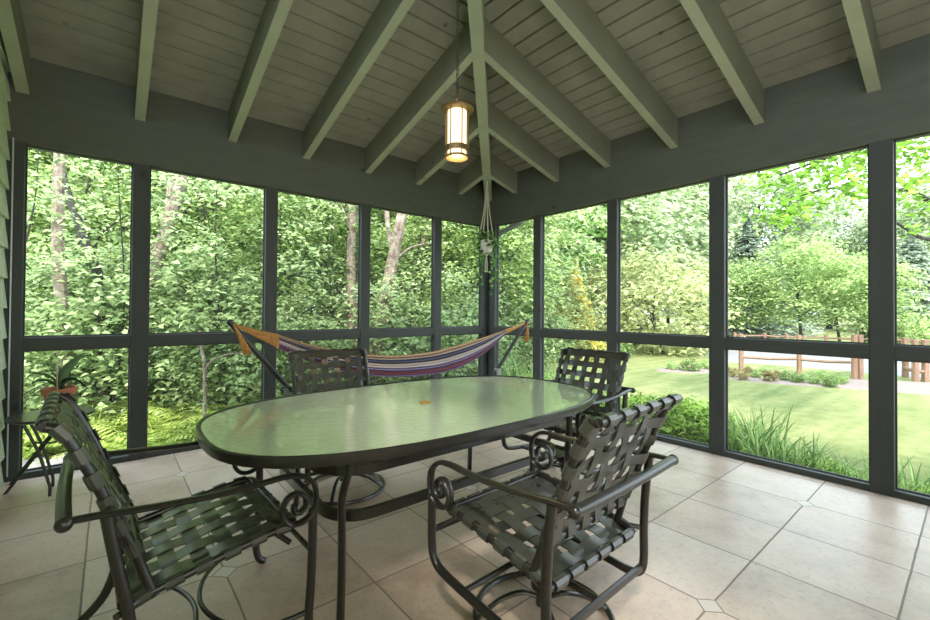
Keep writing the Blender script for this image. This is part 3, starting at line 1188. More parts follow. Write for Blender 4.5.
def leaves(cent, nrm, size, aspect=.55, fold=.15, rs=None):
    """leaf quads at cent with normals nrm"""
    rs = rs or rng
    n_ = len(cent)
    nrm = nrm / (np.linalg.norm(nrm, axis=1)[:, None] + 1e-9)
    a = rs.normal(size=(n_, 3))
    a -= nrm * (a * nrm).sum(1)[:, None]
    a /= np.linalg.norm(a, axis=1)[:, None] + 1e-9
    b = np.cross(nrm, a)
    s = size * rs.uniform(.65, 1.25, n_) if np.isscalar(size) else size
    s = s[:, None]
    v0 = cent - a * s * .5
    v1 = cent + b * s * aspect * .5 + nrm * s * fold
    v2 = cent + a * s * .5 - nrm * s * fold * .6
    v3 = cent - b * s * aspect * .5 + nrm * s * fold
    return np.stack([v0, v1, v2, v3], 1).reshape(-1, 3)


def leaf_mesh(name, verts, m):
    n_ = len(verts) // 4
    me = bpy.data.meshes.new(name)
    me.vertices.add(n_ * 4)
    me.vertices.foreach_set('co', verts.astype(np.float32).ravel())
    me.loops.add(n_ * 4)
    me.loops.foreach_set('vertex_index', np.arange(n_ * 4, dtype=np.int32))
    me.polygons.add(n_)
    me.polygons.foreach_set('loop_start', np.arange(0, n_ * 4, 4, dtype=np.int32))
    me.polygons.foreach_set('loop_total', np.full(n_, 4, dtype=np.int32))
    me.materials.append(m)
    me.update(calc_edges=True)
    return me


def mesh_obj(name, me, parent=None):
    o = bpy.data.objects.new(name, me)
    COL.objects.link(o)
    if parent is not None:
        o.parent = parent
    return o


# planter leaves: a mop over the pot and trailing strands
c, nn = [], []
for k in range(190):
    a = random.uniform(0, 2 * PI)
    r_ = random.uniform(.03, .15)
    c.append((r_ * math.cos(a), r_ * math.sin(a), .17 + random.uniform(-.05, .09) - (r_ > .1) * .08))
    nn.append((math.cos(a) * .8, math.sin(a) * .8, .7 + random.uniform(-.4, .4)))
strands = [(-.07, .09, .42), (.07, -.10, .50), (.02, -.07, .66), (-.09, .02, .30), (.10, .0, .24), (-.02, .05, .52)]
mb = MB()
for sx, sy, L_ in strands:
    pts = [(sx * (1 + .15 * math.sin(k)), sy * (1 + .1 * math.cos(k * 2)), .12 - L_ * k / 8) for k in range(9)]
    mb.sweep(pts, .0022, n=4)
    for k in range(1, 9):
        for q in range(2):
            p_ = pts[k]
            c.append((p_[0] + random.uniform(-.02, .02), p_[1] + random.uniform(-.02, .02), p_[2] + random.uniform(-.02, .02)))
            nn.append((random.uniform(-1, 1) - .6, random.uniform(-1, 1) - .6, .2))
vine = mesh_obj('foliage', leaf_mesh('foliage', leaves(np.array(c), np.array(nn, float), .052, .85, .08), LEAF['ivy']), hp)
mb.build('stem', M['cord'] if 0 else LEAF['ivy'], vine)

# ------------------------------------------------------------------ side table + potted plant
SX, SY = -4.45, -.262
stb = empty('folding_side_table', (SX, SY, 0), label='small dark round folding side table with crossed legs by the siding', cat='side table')
TZ = .495
mb = MB()
mb.lathe([(.0001, TZ - .012), (.220, TZ - .012), (.232, TZ - .006), (.235, TZ + .004), (.230, TZ + .010), (.0001, TZ + .010)], n=40)
mb.build('table_top', M['frame'], stb)
for dy in (0, .2):
    mb = MB()
    mb.sweep(curve([(-.12, -.19 + dy, TZ - .015), (-.05, -.205 + dy, .30), (.0, -.23 + dy, .11), (.012, -.238 + dy, .06), (.012, -.238 + dy, 0)], 4), .0095, n=8)
    mb.build('leg', M['black'], stb)
    mb = MB()
    mb.sweep(curve([(.075, -.165 + dy, TZ - .015), (-.05, -.10 + dy, .28), (-.21, -.02 + dy, .02), (-.225, -.015 + dy, 0)], 4), .0095, n=8)
    mb.build('leg', M['black'], stb)
mb = MB()
mb.sweep(curve([(-.085, -.195, .37), (-.02, -.20, .345), (.06, -.18, .355), (.12, -.12, .42), (.13, -.10, TZ - .01)], 5), .006, n=8)
mb.build('brace', M['black'], stb)

px_, py_ = -4.415, -.27
pp = empty('potted_plant', (px_, py_, TZ + .010), label='terracotta pot with dark strap leaved plant on the side table', cat='potted plant')
mb = MB()
mb.lathe([(.0001, 0), (.062, 0), (.083, .140), (.095, .140), (.098, .180), (.090, .180), (.086, .164), (.0001, .162)], n=32)
mb.build('pot', M['terracotta'], pp)
mb = MB()
mb.lathe([(.0001, .170), (.086, .165)], n=24)
mb.build('soil', M['soil'], pp)


def strap_leaf(m_, pts, w):
    P = curve(pts, 5)
    k = len(P)
    prof = [w * math.sin(PI * min(1, (i + .8) / (k)) ** .8) + .002 for i in range(k)]
    T = np.gradient(np.array(P), axis=0)
    vs_, fs_ = [], []
    for i in range(k):
        s = np.cross(T[i], (.55, .7, .45))
        s /= np.linalg.norm(s) + 1e-9
        nrm_ = np.cross(s, T[i])
        nrm_ /= np.linalg.norm(nrm_) + 1e-9
        vs_ += [P[i] - s * prof[i], P[i] - nrm_ * prof[i] * .35, P[i] + s * prof[i]]
    for i in range(k - 1):
        fs_ += [(3 * i, 3 * i + 1, 3 * i + 4, 3 * i + 3), (3 * i + 1, 3 * i + 2, 3 * i + 5, 3 * i + 4)]
    m_.add(vs_, fs_)


R2 = RT[:2]
for P_, w_ in (([(0, 0), (.02, .09), (.08, .17), (.175, .25)], .030), ([(0, 0), (-.04, .07), (-.12, .105), (-.225, .11)], .014), ([(0, 0), (-.04, .04), (-.11, .065), (-.19, .05)], .013),
               ([(0, 0), (.04, .06), (.12, .07), (.215, .0)], .014), ([(0, 0), (.005, .08), (.0, .16)], .012), ([(0, 0), (.03, .02), (-.03, .09), (-.08, .15)], .012)):
    mb = MB()
    strap_leaf(mb, [(R2[0] * q[0], R2[1] * q[0] - .04 * q[0], .165 + q[1] * 1.05) for q in P_], w_)
    mb.build('leaf', LEAF['house'], pp)
mb = MB()
mb.sweep([(-.01, .0, .16), (-.012, .0, .33)], .004, n=6)
mb.build('stake', M['rope'], pp)

# ------------------------------------------------------------------ ground outside
def grid_patch(name, quad_fn, nx, ny, m, label, cat, kind='structure'):
    vs_, fs_ = [], []
    for i in range(nx + 1):
        for j in range(ny + 1):
            vs_.append(quad_fn(i / nx, j / ny))
    for i in range(nx):
        for j in range(ny):
            a = i * (ny + 1) + j
            fs_.append((a, a + ny + 1, a + ny + 2, a + 1))
    b_ = MB()
    b_.add(vs_, fs_)
    o = b_.build(name, m, None, True)
    tag(o, label, cat, kind=kind)
    return o


def gz(x, y):
    """gentle undulation; woodland on the left climbs a little with distance"""
    w = max(0, min(1, (y - x * 1.05) / 6)) * max(0, min(1, (y - 3) / 20))
    return GZ + .05 * math.sin(x * .35 + 1) * math.sin(y * .3) * min(1, (abs(x) + abs(y)) / 8) * max(0, 1 - math.hypot(x, y) / 45) + 1.2 * w * max(0, 1 - max(0, math.hypot(x, y) - 40) / 60)


def lawn_q(u, v):
    a, b = u * 2 - 1, v * 2 - 1
    x = 8 + 300 * math.copysign(abs(a) ** 2.5, a)
    y = -2 + 300 * math.copysign(abs(b) ** 2.5, b)
    return (x, y, gz(x, y))


grid_patch('lawn', lawn_q, 120, 120, M['lawn'], 'sunlit mown lawn outside the right hand screens', 'lawn')


def wood_q(u, v):
    x = -25 + 36 * u
    y = .12 + 34 * v
    x = min(x, y * .92 + 1.2)
    return (x, y, gz(x, y) + .03)


grid_patch('woodland_ground', wood_q, 40, 40, M['dirt'], 'shaded leaf littered woodland ground outside the left screens', 'ground')

# ------------------------------------------------------------------ vegetation
def crown(n_spray, per, rx, ry, rz, zc_, spray_r, size, shell=.35, seed=1, droop=.25, flat=.18, aspect=.55, keep=None):
    rs = np.random.default_rng(seed)
    C = []
    while len(C) < n_spray:
        q = rs.uniform(-1, 1, 3)
        r_ = np.linalg.norm(q)
        if r_ > 1 or r_ < shell:
            continue
        if keep is not None and not keep(q):
            continue
        C.append(q)
    C = np.array(C) * (rx, ry, rz) + (0, 0, zc_)
    cen, nr = [], []
    for q in C:
        o = rs.normal(size=(per, 2)) * spray_r * .55
        rr = np.linalg.norm(o, axis=1)
        out = np.array([q[0], q[1]])
        out = out / (np.linalg.norm(out) + 1e-6)
        z_ = rs.normal(size=per) * spray_r * flat - droop * rr ** 2 / spray_r - (o @ out) * droop * .8
        cen.append(np.c_[q[0] + o[:, 0], q[1] + o[:, 1], q[2] + z_])
        nr.append(np.c_[rs.normal(size=(per, 2)) * .45 + out * .35, np.ones(per)])
    return leaves(np.concatenate(cen), np.concatenate(nr), size, aspect, .12, rs)


def trunk_mesh(paths, m, name='trunk'):
    b_ = MB()
    for pts, r0, r1 in paths:
        P = curve(pts, 5)
        k = len(P)
        b_.sweep(P, r0, n=9, taper=[1 + (r1 / r0 - 1) * i / (k - 1) for i in range(k)])
    return b_.mesh(name, m)


def branching(h, r, seed, n=7, lean=(0, 0), spread=1.6, start=.3):
    rs = np.random.default_rng(seed)
    main = [(lean[0] * t * t * h + .12 * math.sin(t * 5 + seed), lean[1] * t * t * h + .12 * math.cos(t * 4 + seed) - .12 * math.cos(seed), t * h) for t in (0, .2, .4, .6, .8, 1)]
    out = [(main, r, r * .3)]
    for k in range(n):
        t = start + (1 - start) * k / n
        i = t * 5
        a, b = main[int(i)], main[min(5, int(i) + 1)]
        f = i - int(i)
        p_ = [a[q] + (b[q] - a[q]) * f for q in range(3)]
        ang = rs.uniform(0, 2 * PI)
        L_ = spread * (1.2 - t) * rs.uniform(.7, 1.2)
        out.append(([p_, [p_[0] + L_ * .5 * math.cos(ang), p_[1] + L_ * .5 * math.sin(ang), p_[2] + L_ * .35], [p_[0] + L_ * math.cos(ang), p_[1] + L_ * math.sin(ang), p_[2] + L_ * .8]], r * (.5 - .25 * t), r * .08))
    return out


PROT = {}


def proto(key, leafverts, lmat, trunk=None, tmat=None):
    PROT[key] = (leaf_mesh('foliage', leafverts, LEAF[lmat]), trunk_mesh(trunk, M[tmat or 'bark']) if trunk else None)


proto('understory', crown(95, 52, 1.5, 1.5, 1.45, 1.6, .42, .115, .3, 11), 'pale', branching(2.6, .035, 3, 8, spread=1.2, start=.1))
proto('sapling', crown(100, 50, 1.4, 1.4, 2.0, 3.0, .45, .12, .2, 12), 'woods', branching(4.6, .05, 5, 9, spread=1.5))
proto('woodtree', crown(170, 60, 2.6, 2.6, 3.6, 5.2, .65, .17, .3, 13), 'woods', branching(8, .12, 8, 11, spread=2.4))
proto('woodtree_pale', crown(150, 60, 2.4, 2.4, 3.2, 4.8, .6, .165, .3, 14), 'pale', branching(7.4, .10, 9, 11, spread=2.4))
proto('deeptree', crown(190, 62, 3.6, 3.6, 6.2, 7.0, 1.0, .33, .3, 15), 'deep', branching(12, .16, 10, 10, spread=3))
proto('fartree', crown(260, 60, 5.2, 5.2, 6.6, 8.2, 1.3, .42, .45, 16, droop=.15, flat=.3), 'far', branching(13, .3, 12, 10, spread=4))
proto('farshrub', crown(90, 50, 1.7, 1.7, 1.5, 1.35, .45, .15, .4, 17, flat=.3), 'chart', branching(2, .06, 14, 9, spread=1.4, start=.05))
proto('smalltree', crown(130, 55, 1.9, 1.9, 2.0, 3.0, .6, .17, .3, 18), 'green', branching(4.6, .07, 15, 9, spread=1.8))
proto('lowshrub', crown(44, 40, .42, .42, .34, .26, .12, .085, .3, 20, flat=.4), 'green')
proto('bronzeshrub', crown(44, 40, .42, .42, .32, .25, .12, .08, .3, 21, flat=.4), 'brown')
# conifers: cone of drooping sprays
def conifer(n_, h, r, size, seed, per=34):
    rs = np.random.default_rng(seed)
    cen, nr = [], []
    for k in range(n_):
        t = rs.uniform(0, 1) ** .75
        z_ = h * (1 - t) + .15
        t = 1 - z_ / h
        a = rs.uniform(0, 2 * PI)
        R_ = r * max(.04, t) * rs.uniform(.8, 1.05)
        s = rs.uniform(.25, 1, per)
        w_ = rs.normal(size=per) * .16 * R_ * s
        cen.append(np.c_[np.cos(a) * R_ * s - np.sin(a) * w_, np.sin(a) * R_ * s + np.cos(a) * w_, z_ - .28 * R_ * s ** 1.6 + rs.normal(size=per) * .05])
        nr.append(np.c_[rs.normal(size=(per, 2)) * .4 + [math.cos(a) * .5, math.sin(a) * .5], np.ones(per)])
    return leaves(np.concatenate(cen), np.concatenate(nr), size, .35, .1, rs)


proto('spruce', conifer(420, 9, 2.3, .26, 31), 'spruce', [([(0, 0, 0), (0, 0, 4), (0, 0, 8.6)], .16, .02)])
proto('goldconifer', conifer(240, 3.4, 1.5, .15, 32), 'gold', [([(0, 0, 0), (0, 0, 1.5), (0, 0, 3.2)], .07, .02)])


def plant(key, name, label, cat, x, y, s=1, rz=None, group=None, sz=None, z=None):
    fol, tr = PROT[key]
    rz = random.uniform(0, 6.28) if rz is None else rz
    zz = gz(x, y) if z is None else z
    e_ = empty(name, (x, y, zz - .02), rz, label, cat, group)
    e_.scale = (s, s, sz or s)
    mesh_obj('foliage', fol, e_)
    if tr:
        mesh_obj('trunk', tr, e_)
    return e_


# --- woods beyond the left screens: a dense backdrop, then mid trees, then understory
G1 = 'tall trees filling the back of the woods'
for px, d in ((-40, 20), (20, 24), (60, 18), (105, 25), (140, 19), (185, 24), (225, 18), (262, 25), (300, 20), (342, 24), (378, 19), (415, 25), (452, 20), (490, 25), (520, 21)):
    x, y = spot(px, d)
    plant('deeptree', 'forest_tree', 'tall shadowy green tree at the back of the woods beyond the left screens', 'tree', x, y, random.uniform(.9, 1.15), group=G1)
G2 = 'leafy trees in the middle of the woods'
for i, (px, d) in enumerate(((-15, 11), (45, 12.5), (95, 10.5), (135, 14), (178, 12), (215, 10), (250, 13.5), (290, 11), (325, 14), (360, 11.5), (405, 13), (440, 11), (475, 14), (505, 12.5))):
    x, y = spot(px, d)
    if i % 3 == 1:
        plant('woodtree_pale', 'woodland_tree', 'pale leaved middle distance tree in the woods beyond the left screens', 'tree', x, y, random.uniform(.8, 1.05), group='pale leaved trees in the middle of the woods')
    else:
        plant('woodtree', 'woodland_tree', 'bright green middle distance tree in the woods beyond the left screens', 'tree', x, y, random.uniform(.8, 1.05), group=G2)
G3 = 'saplings near the left screens'
for px, d in ((5, 7.5), (80, 7), (120, 8.2), (200, 7.4), (245, 8.5), (275, 7), (330, 8), (385, 9), (420, 8), (460, 9), (487, 8.6)):
    x, y = spot(px, d)
    plant('sapling', 'sapling', 'slender green sapling near the front of the woods outside the left screens', 'sapling', x, y, random.uniform(.75, 1.0), group=G3)
proto('airy', crown(46, 30, 1.2, 1.2, 2.0, 2.9, .34, .105, .2, 19, flat=.12), 'pale', branching(4.6, .022, 6, 10, spread=1.3, start=.15))
for px, d, s in ((14, 4.9, .8), (112, 5.3, .75), (228, 6.0, .9), (318, 6.6, .85), (446, 8.3, .95)):
    x, y = spot(px, d)
    plant('airy', 'slender_tree', 'thin young tree with sparse pale sprays of leaves close outside the left screens', 'tree', x, y, s, group='thin young trees close to the left screens')
G4 = 'understory shrubs at the woodland edge'
for px, d in ((20, 5.9), (105, 6.1), (150, 6.0), (225, 6.2), (270, 6.0), (-10, 6.4), (40, 6.9), (88, 6.6), (125, 7.2), (165, 7.6), (208, 7.2), (250, 7.4), (290, 7.0), (325, 7), (365, 7), (400, 7.3), (440, 7.6), (470, 8.2), (500, 8.6), (525, 9)):
    x, y = spot(px, d)
    plant('understory', 'understory_shrub', 'pale leafy understory shrub at the woodland edge outside the left screens', 'shrub', x, y, random.uniform(.62, .88), group=G4)


def seen(px, py, d):
    """world point on the viewing ray at depth d (used for leaning trunks)"""
    q = CAM + d * (FW + RT * (px - 460.76) / FPX - UP * (py - 306.14) / FPX)
    return tuple(float(a) for a in q)


def leaning(name, label, paths, mat, cat='tree'):
    """paths: list of (points, r0, r1); the first starts on the ground"""
    x, y, z_ = paths[0][0][0]
    e_ = empty(name, (x, y, z_), 0, label, cat)
    loc = [([(a - x, b - y, c_ - z_) for a, b, c_ in pts], r0, r1) for pts, r0, r1 in paths]
    mesh_obj('trunk', trunk_mesh(loc[:1], M[mat]), e_)
    for q in loc[1:]:
        mesh_obj('branch', trunk_mesh([q], M[mat], 'branch'), e_)
    return e_


def gseen(px, d):
    x, y = spot(px, d)
    return (x, y, gz(x, y) - .05)


leaning('birch_tree', 'pale river birch trunk rising straight in the leftmost upper screen', [([gseen(66, 5.2), seen(63, 330, 5.2), seen(58, 240, 5.25), seen(60, 150, 5.3), seen(62, 60, 5.3)], .075, .05)], 'birch')
leaning('dead_tree', 'dark leaning trunk in the leftmost upper screen', [([gseen(108, 5.6), seen(103, 300, 5.7), seen(88, 250, 5.8), seen(70, 200, 5.9), seen(45, 110, 6)], .07, .04), ([seen(92, 262, 5.8), seen(100, 235, 5.7), seen(128, 215, 5.6)], .022, .008)], 'bark')
leaning('birch_tree', 'forked pinkish river birch leaning right in the second upper screen', [([gseen(132, 6.0), seen(152, 285, 6), seen(168, 225, 6.05), seen(182, 180, 6.1), seen(200, 120, 6.2)], .105, .06), ([seen(168, 225, 6.05), seen(171, 190, 6.1), seen(173, 160, 6.15), seen(172, 110, 6.2)], .06, .035)], 'birch')
leaning('birch_tree', 'upright pale birch trunk beside the third post from the siding', [([gseen(354, 6.8), seen(352, 320, 6.8), seen(351, 260, 6.9), seen(353, 200, 7), seen(356, 120, 7)], .085, .055), ([seen(352, 235, 6.9), seen(345, 215, 6.9), seen(337, 195, 7)], .025, .01)], 'birch')
leaning('birch_tree', 'thick river birch leaning right in the fourth upper screen', [([gseen(368, 7.0), seen(384, 310, 7), seen(392, 265, 7.05), seen(400, 225, 7.1), seen(410, 180, 7.2)], .12, .08), ([seen(394, 262, 7.05), seen(388, 225, 7.1), seen(386, 190, 7.2)], .05, .03), ([seen(397, 258, 7.05), seen(412, 247, 7.1), seen(432, 243, 7.1)], .02, .008)], 'birch')
leaning('birch_tree', 'slim pale birch leaning strongly right in the fourth upper screen', [([gseen(385, 8.0), seen(400, 310, 8), seen(412, 275, 8.1), seen(424, 240, 8.2), seen(440, 190, 8.3)], .075, .05)], 'birch')
leaning('bare_sapling', 'thin bare grey sapling in the second lower screen beside the fern bed', [([gseen(206, 4.9), seen(205, 372, 4.9), seen(202, 352, 4.95), seen(200, 330, 5)], .022, .012), ([seen(205, 370, 4.9), seen(216, 358, 4.85), seen(243, 352, 4.8)], .012, .005)], 'birch', 'sapling')


# ferns
def fern_mesh(seed, nf=17, L_=.85):
    rs = np.random.default_rng(seed)
    V = []
    for k in range(nf):
        a = rs.uniform(0, 2 * PI)
        el = rs.uniform(.5, 1.25)
        l_ = L_ * rs.uniform(.75, 1.15)
        sd0 = np.array([-math.sin(a), math.cos(a), 0]) * .004
        for q in range(0, 16):
            quad = []
            for t in (q / 17, (q + 1) / 17):
                r_ = l_ * t * math.cos(el * (1 - .2 * t))
                c0 = np.array([math.cos(a) * r_, math.sin(a) * r_, l_ * (t * math.sin(el) - .55 * t * t)])
                quad += [c0 - sd0, c0 + sd0]
            V += [quad[0], quad[1], quad[3], quad[2]]
        for q in range(1, 17):
            t = q / 17
            r_ = l_ * t * math.cos(el * (1 - .2 * t))
            z_ = l_ * (t * math.sin(el) - .55 * t * t)
            w_ = .15 * L_ * math.sin(PI * min(1, t * .9 + .12)) + .01
            c0 = np.array([math.cos(a) * r_, math.sin(a) * r_, z_])
            sd = np.array([-math.sin(a), math.cos(a), 0])
            fwv = np.array([math.cos(a), math.sin(a), .1])
            for s in (-1, 1):
                tip = c0 + sd * s * w_ + fwv * w_ * .35 - np.array([0, 0, w_ * .25])
                h_ = fwv * .013
                m_ = (c0 + tip) / 2
                V += [c0, m_ + h_ * 1.2, tip, m_ - h_ * 1.2]
    return np.array(V)


PROT['fern'] = (leaf_mesh('fronds', fern_mesh(41), LEAF['fern']), None)
PROT['fern2'] = (leaf_mesh('fronds', fern_mesh(42, 15, .95), LEAF['fern']), None)
G5 = 'yellow green ferns in the bed under the left screens'
rf = random.Random(5)
for k in range(64):
    px = rf.uniform(-5, 300) if k < 50 else rf.uniform(300, 470)
    x, y = spot(px, rf.uniform(3.7, 5.9) + max(0, px - 230) * .012)
    if y < .75:
        y = .75 + rf.uniform(0, .5)
    fol = PROT['fern' if k % 2 else 'fern2'][0]
    o = mesh_obj('fern', fol)
    o.location = (x, y, gz(x, y))
    s = rf.uniform(.7, 1.25)
    o.scale = (s, s, s * rf.uniform(.9, 1.15))
    o.rotation_euler = (0, 0, rf.uniform(0, 6.28))
    tag(o, 'arching yellow green fern in the bed outside the left screens', 'fern', G5)
# stones in the bed
for k in range(16):
    px = rf.uniform(25, 210) if k < 9 else rf.uniform(200, 440)
    x, y = spot(px, rf.uniform(3.6, 4.5) + max(0, px - 200) * .012)
    y = max(y, .55)
    mb = MB()
    rs = np.random.default_rng(100 + k)
    ph = rs.uniform(0, 6, 4)
    prof = []
    nL_, nS = 9, 12
    vs_, fs_ = [], []
    for i in range(nL_):
        th = PI * i / (nL_ - 1)
        for j in range(nS):
            a = 2 * PI * j / nS
            r_ = 1 + .16 * math.sin(2 * a + ph[0]) * math.sin(th) + .12 * math.sin(3 * a + 2 * th + ph[1])
            vs_.append((.16 * r_ * math.sin(th) * math.cos(a), .12 * r_ * math.sin(th) * math.sin(a), -.08 * math.cos(th) * r_ + .05))
    for i in range(nL_ - 1):
        for j in range(nS):
            fs_.append((i * nS + j, i * nS + (j + 1) % nS, (i + 1) * nS + (j + 1) % nS, (i + 1) * nS + j))
    mb.add(vs_, fs_)
    o = mb.build('garden_stone', M['stone'])
    o.location = (x, y, gz(x, y))
    s = rf.uniform(.7, 1.3)
    o.scale = (s, s, s)
    o.rotation_euler = (0, 0, rf.uniform(0, 6))
    tag(o, 'pale grey fieldstone lying among the ferns outside the left screens', 'stone', 'fieldstones edging the fern bed')

# --- right side: distant trees
G6 = 'tall soft green trees across the lawn'
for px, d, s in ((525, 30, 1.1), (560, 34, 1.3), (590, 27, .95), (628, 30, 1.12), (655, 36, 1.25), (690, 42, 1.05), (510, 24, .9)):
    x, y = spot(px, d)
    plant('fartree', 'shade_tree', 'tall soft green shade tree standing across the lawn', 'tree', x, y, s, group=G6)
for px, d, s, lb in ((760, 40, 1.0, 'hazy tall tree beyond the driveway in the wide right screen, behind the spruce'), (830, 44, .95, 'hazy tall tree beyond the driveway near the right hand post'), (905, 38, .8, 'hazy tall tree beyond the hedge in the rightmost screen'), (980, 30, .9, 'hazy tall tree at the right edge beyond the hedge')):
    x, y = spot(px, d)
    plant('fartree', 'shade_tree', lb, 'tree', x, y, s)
for px, d, s, lb in ((748, 24, .92, 'grey blue spruce just right of the third post from the corner'), (775, 30, .95, 'second grey blue spruce standing behind and right of the first'), (912, 20, .75, 'dark conifer in the rightmost screen above the hedge')):
    x, y = spot(px, d)
    plant('spruce', 'spruce_tree', lb, 'conifer', x, y, s * 1.35, sz=s * .86)
for px, d, s, lb in ((575, 15, .98, 'golden yellow conifer in the second bay from the corner'),):
    x, y = spot(px, d)
    plant('goldconifer', 'golden_conifer', lb, 'conifer', x, y, s)
for px, d, s, lb in ((660, 17, 1.55, 'broad pale chartreuse shrub on the lawn in the third bay from the corner'), (612, 19, 1.4, 'pale chartreuse shrub half hidden behind the second bay post'), (545, 14, 1.0, 'pale yellow green shrub left of the golden conifer')):
    x, y = spot(px, d)
    plant('farshrub', 'flowering_shrub', lb, 'shrub', x, y, s)
for px, d, s, lb in ((735, 20, .85, 'small light green tree at the left of the wide right screen'), (800, 19, 1.05, 'layered green maple tree at the centre of the wide right screen'), (838, 22, 1.0, 'multi stemmed green tree beside the fourth post from the corner'), (865, 17, .85, 'round green tree hidden by the fourth post from the corner'), (700, 24, .9, 'small green tree behind the third post from the corner')):
    x, y = spot(px, d)
    plant('smalltree', 'garden_tree', lb, 'tree', x, y, s)
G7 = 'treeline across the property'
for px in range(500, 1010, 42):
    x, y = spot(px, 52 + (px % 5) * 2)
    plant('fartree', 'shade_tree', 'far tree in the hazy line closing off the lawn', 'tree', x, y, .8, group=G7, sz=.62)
# leafy trees just outside the first bays of the right wall
for px, d, s, lb, key in ((492, 9.5, .62, 'bright green tree right outside the first bay from the corner', 'woodtree_pale'), (486, 13, .85, 'green tree behind the corner post and downspout', 'woodtree')):
    x, y = spot(px, d)
    plant(key, 'woodland_tree', lb, 'tree', x, y, s)
# hedge and low planting by the drive
G8 = 'low hedge shrubs beyond the fence'
for k in range(13):
    x, y = spot(884 + k * 9, 17 + (k % 3) * .5)
    plant('lowshrub', 'hedge_shrub', 'low rounded hedge shrub beyond the rail fence at the right', 'shrub', x, y, 1.7, group=G8, sz=2.6)
for k in range(7):
    x, y = spot(560 + k * 9, 15.2 + (k % 2) * 1.0)
    plant('lowshrub', 'border_shrub', 'low green border shrub below the golden conifer', 'shrub', x, y, 1.3, group='border shrubs below the golden conifer')

# gravel drive and mulch bed
def patch(name, pts, z_, m, label, cat):
    b_ = MB()
    # fan with a raised, slightly wavy edge
    c_ = np.mean(np.array(pts), axis=0)
    n_ = len(pts)
    K_ = 8
    vs_, fs_ = [(c_[0], c_[1], gz(c_[0], c_[1]) + z_)], []
    for k in range(1, K_ + 1):
        for x, y in pts:
            xx, yy = c_[0] + (x - c_[0]) * k / K_, c_[1] + (y - c_[1]) * k / K_
            vs_.append((xx, yy, gz(xx, yy) + (z_ if k < K_ else -.03)))
    fs_ += [(0, 1 + i, 1 + (i + 1) % n_) for i in range(n_)]
    for k in range(K_ - 1):
        for i in range(n_):
            j = (i + 1) % n_
            fs_.append((1 + k * n_ + i, 1 + (k + 1) * n_ + i, 1 + (k + 1) * n_ + j, 1 + k * n_ + j))
    b_.add(vs_, fs_)
    return struct(name, b_, m, label, cat)


dr = [spot(px, d) for px, d in ((700, 14.5), (760, 13.2), (830, 11.8), (900, 10.6), (1010, 9.0), (1200, 9), (1200, 15), (1010, 15.5), (900, 17), (800, 19), (740, 19.5), (700, 18))]
patch('driveway_path', [(q[0], q[1]) for q in curve([(*q, 0) for q in dr], 4, True)], .02, M['gravel'], 'pale gravel drive behind the rail fence', 'path')
mu = curve([(*spot(px, d), 0) for px, d in ((722, 10.4), (770, 9.6), (840, 9.0), (900, 8.5), (1000, 8), (1000, 9.2), (900, 9.9), (840, 10.3), (770, 11.0), (726, 11.3))], 4, True)
patch('mulch_ground', [(q[0], q[1]) for q in mu], .025, M['mulch'], 'pinkish mulch strip under the low shrubs by the fence', 'mulch bed')
mu = curve([(*spot(px, d), 0) for px, d in ((655, 11.6), (690, 11.2), (730, 11.4), (728, 12.4), (690, 12.8), (660, 12.4))], 4, True)
patch('mulch_ground', [(q[0], q[1]) for q in mu], .02, M['mulch'], 'small round mulch patch on the lawn in the third bay from the corner', 'mulch bed')
for px, d, s in ((672, 12.0, .42), (690, 11.7, .62), (706, 12.1, .5)):
    x, y = spot(px, d)
    plant('lowshrub', 'clump_plant', 'small green clump in the mulch patch on the lawn', 'plant', x, y, s, group='clumps in the lawn mulch patch')
rk = random.Random(9)
GB, GG = 'bronze mounds along the fence bed', 'green mounds along the fence bed'
for px, d, key in ((727, 10.9, 'b'), (736, 10.5, 'b'), (744, 10.1, 'b'), (748, 10.7, 'b'), (756, 10.4, 'g'), (763, 10.7, 'g'), (769, 9.9, 'b'), (776, 10.4, 'b'), (786, 10.0, 'g'), (797, 9.7, 'g'), (803, 9.9, 'g'), (814, 9.5, 'g'), (822, 10.0, 'g'), (829, 9.2, 'g'), (836, 9.5, 'g'), (842, 9.7, 'g')):
    x, y = spot(px, d)
    s = rk.uniform(.27, .40)
    if key == 'b':
        plant('bronzeshrub', 'mounded_shrub', 'small bronze brown mounded shrub in the mulch strip by the fence', 'shrub', x, y, s, group=GB, z=gz(x, y) + .05)
    else:
        plant('lowshrub', 'mounded_shrub', 'small green mounded shrub in the mulch strip by the fence', 'shrub', x, y, s, group=GG, z=gz(x, y) + .05)

# split rail fence: posts and rails
def post_fence(name, label, pts, h=1.02, rails=(.38, .86), pr=.075):
    x0, y0 = pts[0]
    e_ = empty(name, (x0, y0, gz(x0, y0)), 0, label, 'fence')
    for x, y in pts:
        b_ = MB()
        b_.sweep([(x - x0, y - y0, 0), (x - x0 + .01, y - y0, h * .5), (x - x0, y - y0 + .01, h)], pr, pr * .8, n=7)
        b_.build('fence_post', M['fence'], e_, False)
    for (xa, ya), (xb, yb) in zip(pts[:-1], pts[1:]):
        for z_ in rails:
            b_ = MB()
            b_.sweep([(xa - x0, ya - y0, z_), ((xa + xb) / 2 - x0, (ya + yb) / 2 - y0, z_ - .02), (xb - x0, yb - y0, z_ + .01)], .05, .04, n=6)
            b_.build('fence_rail', M['fence'], e_, False)
    return e_


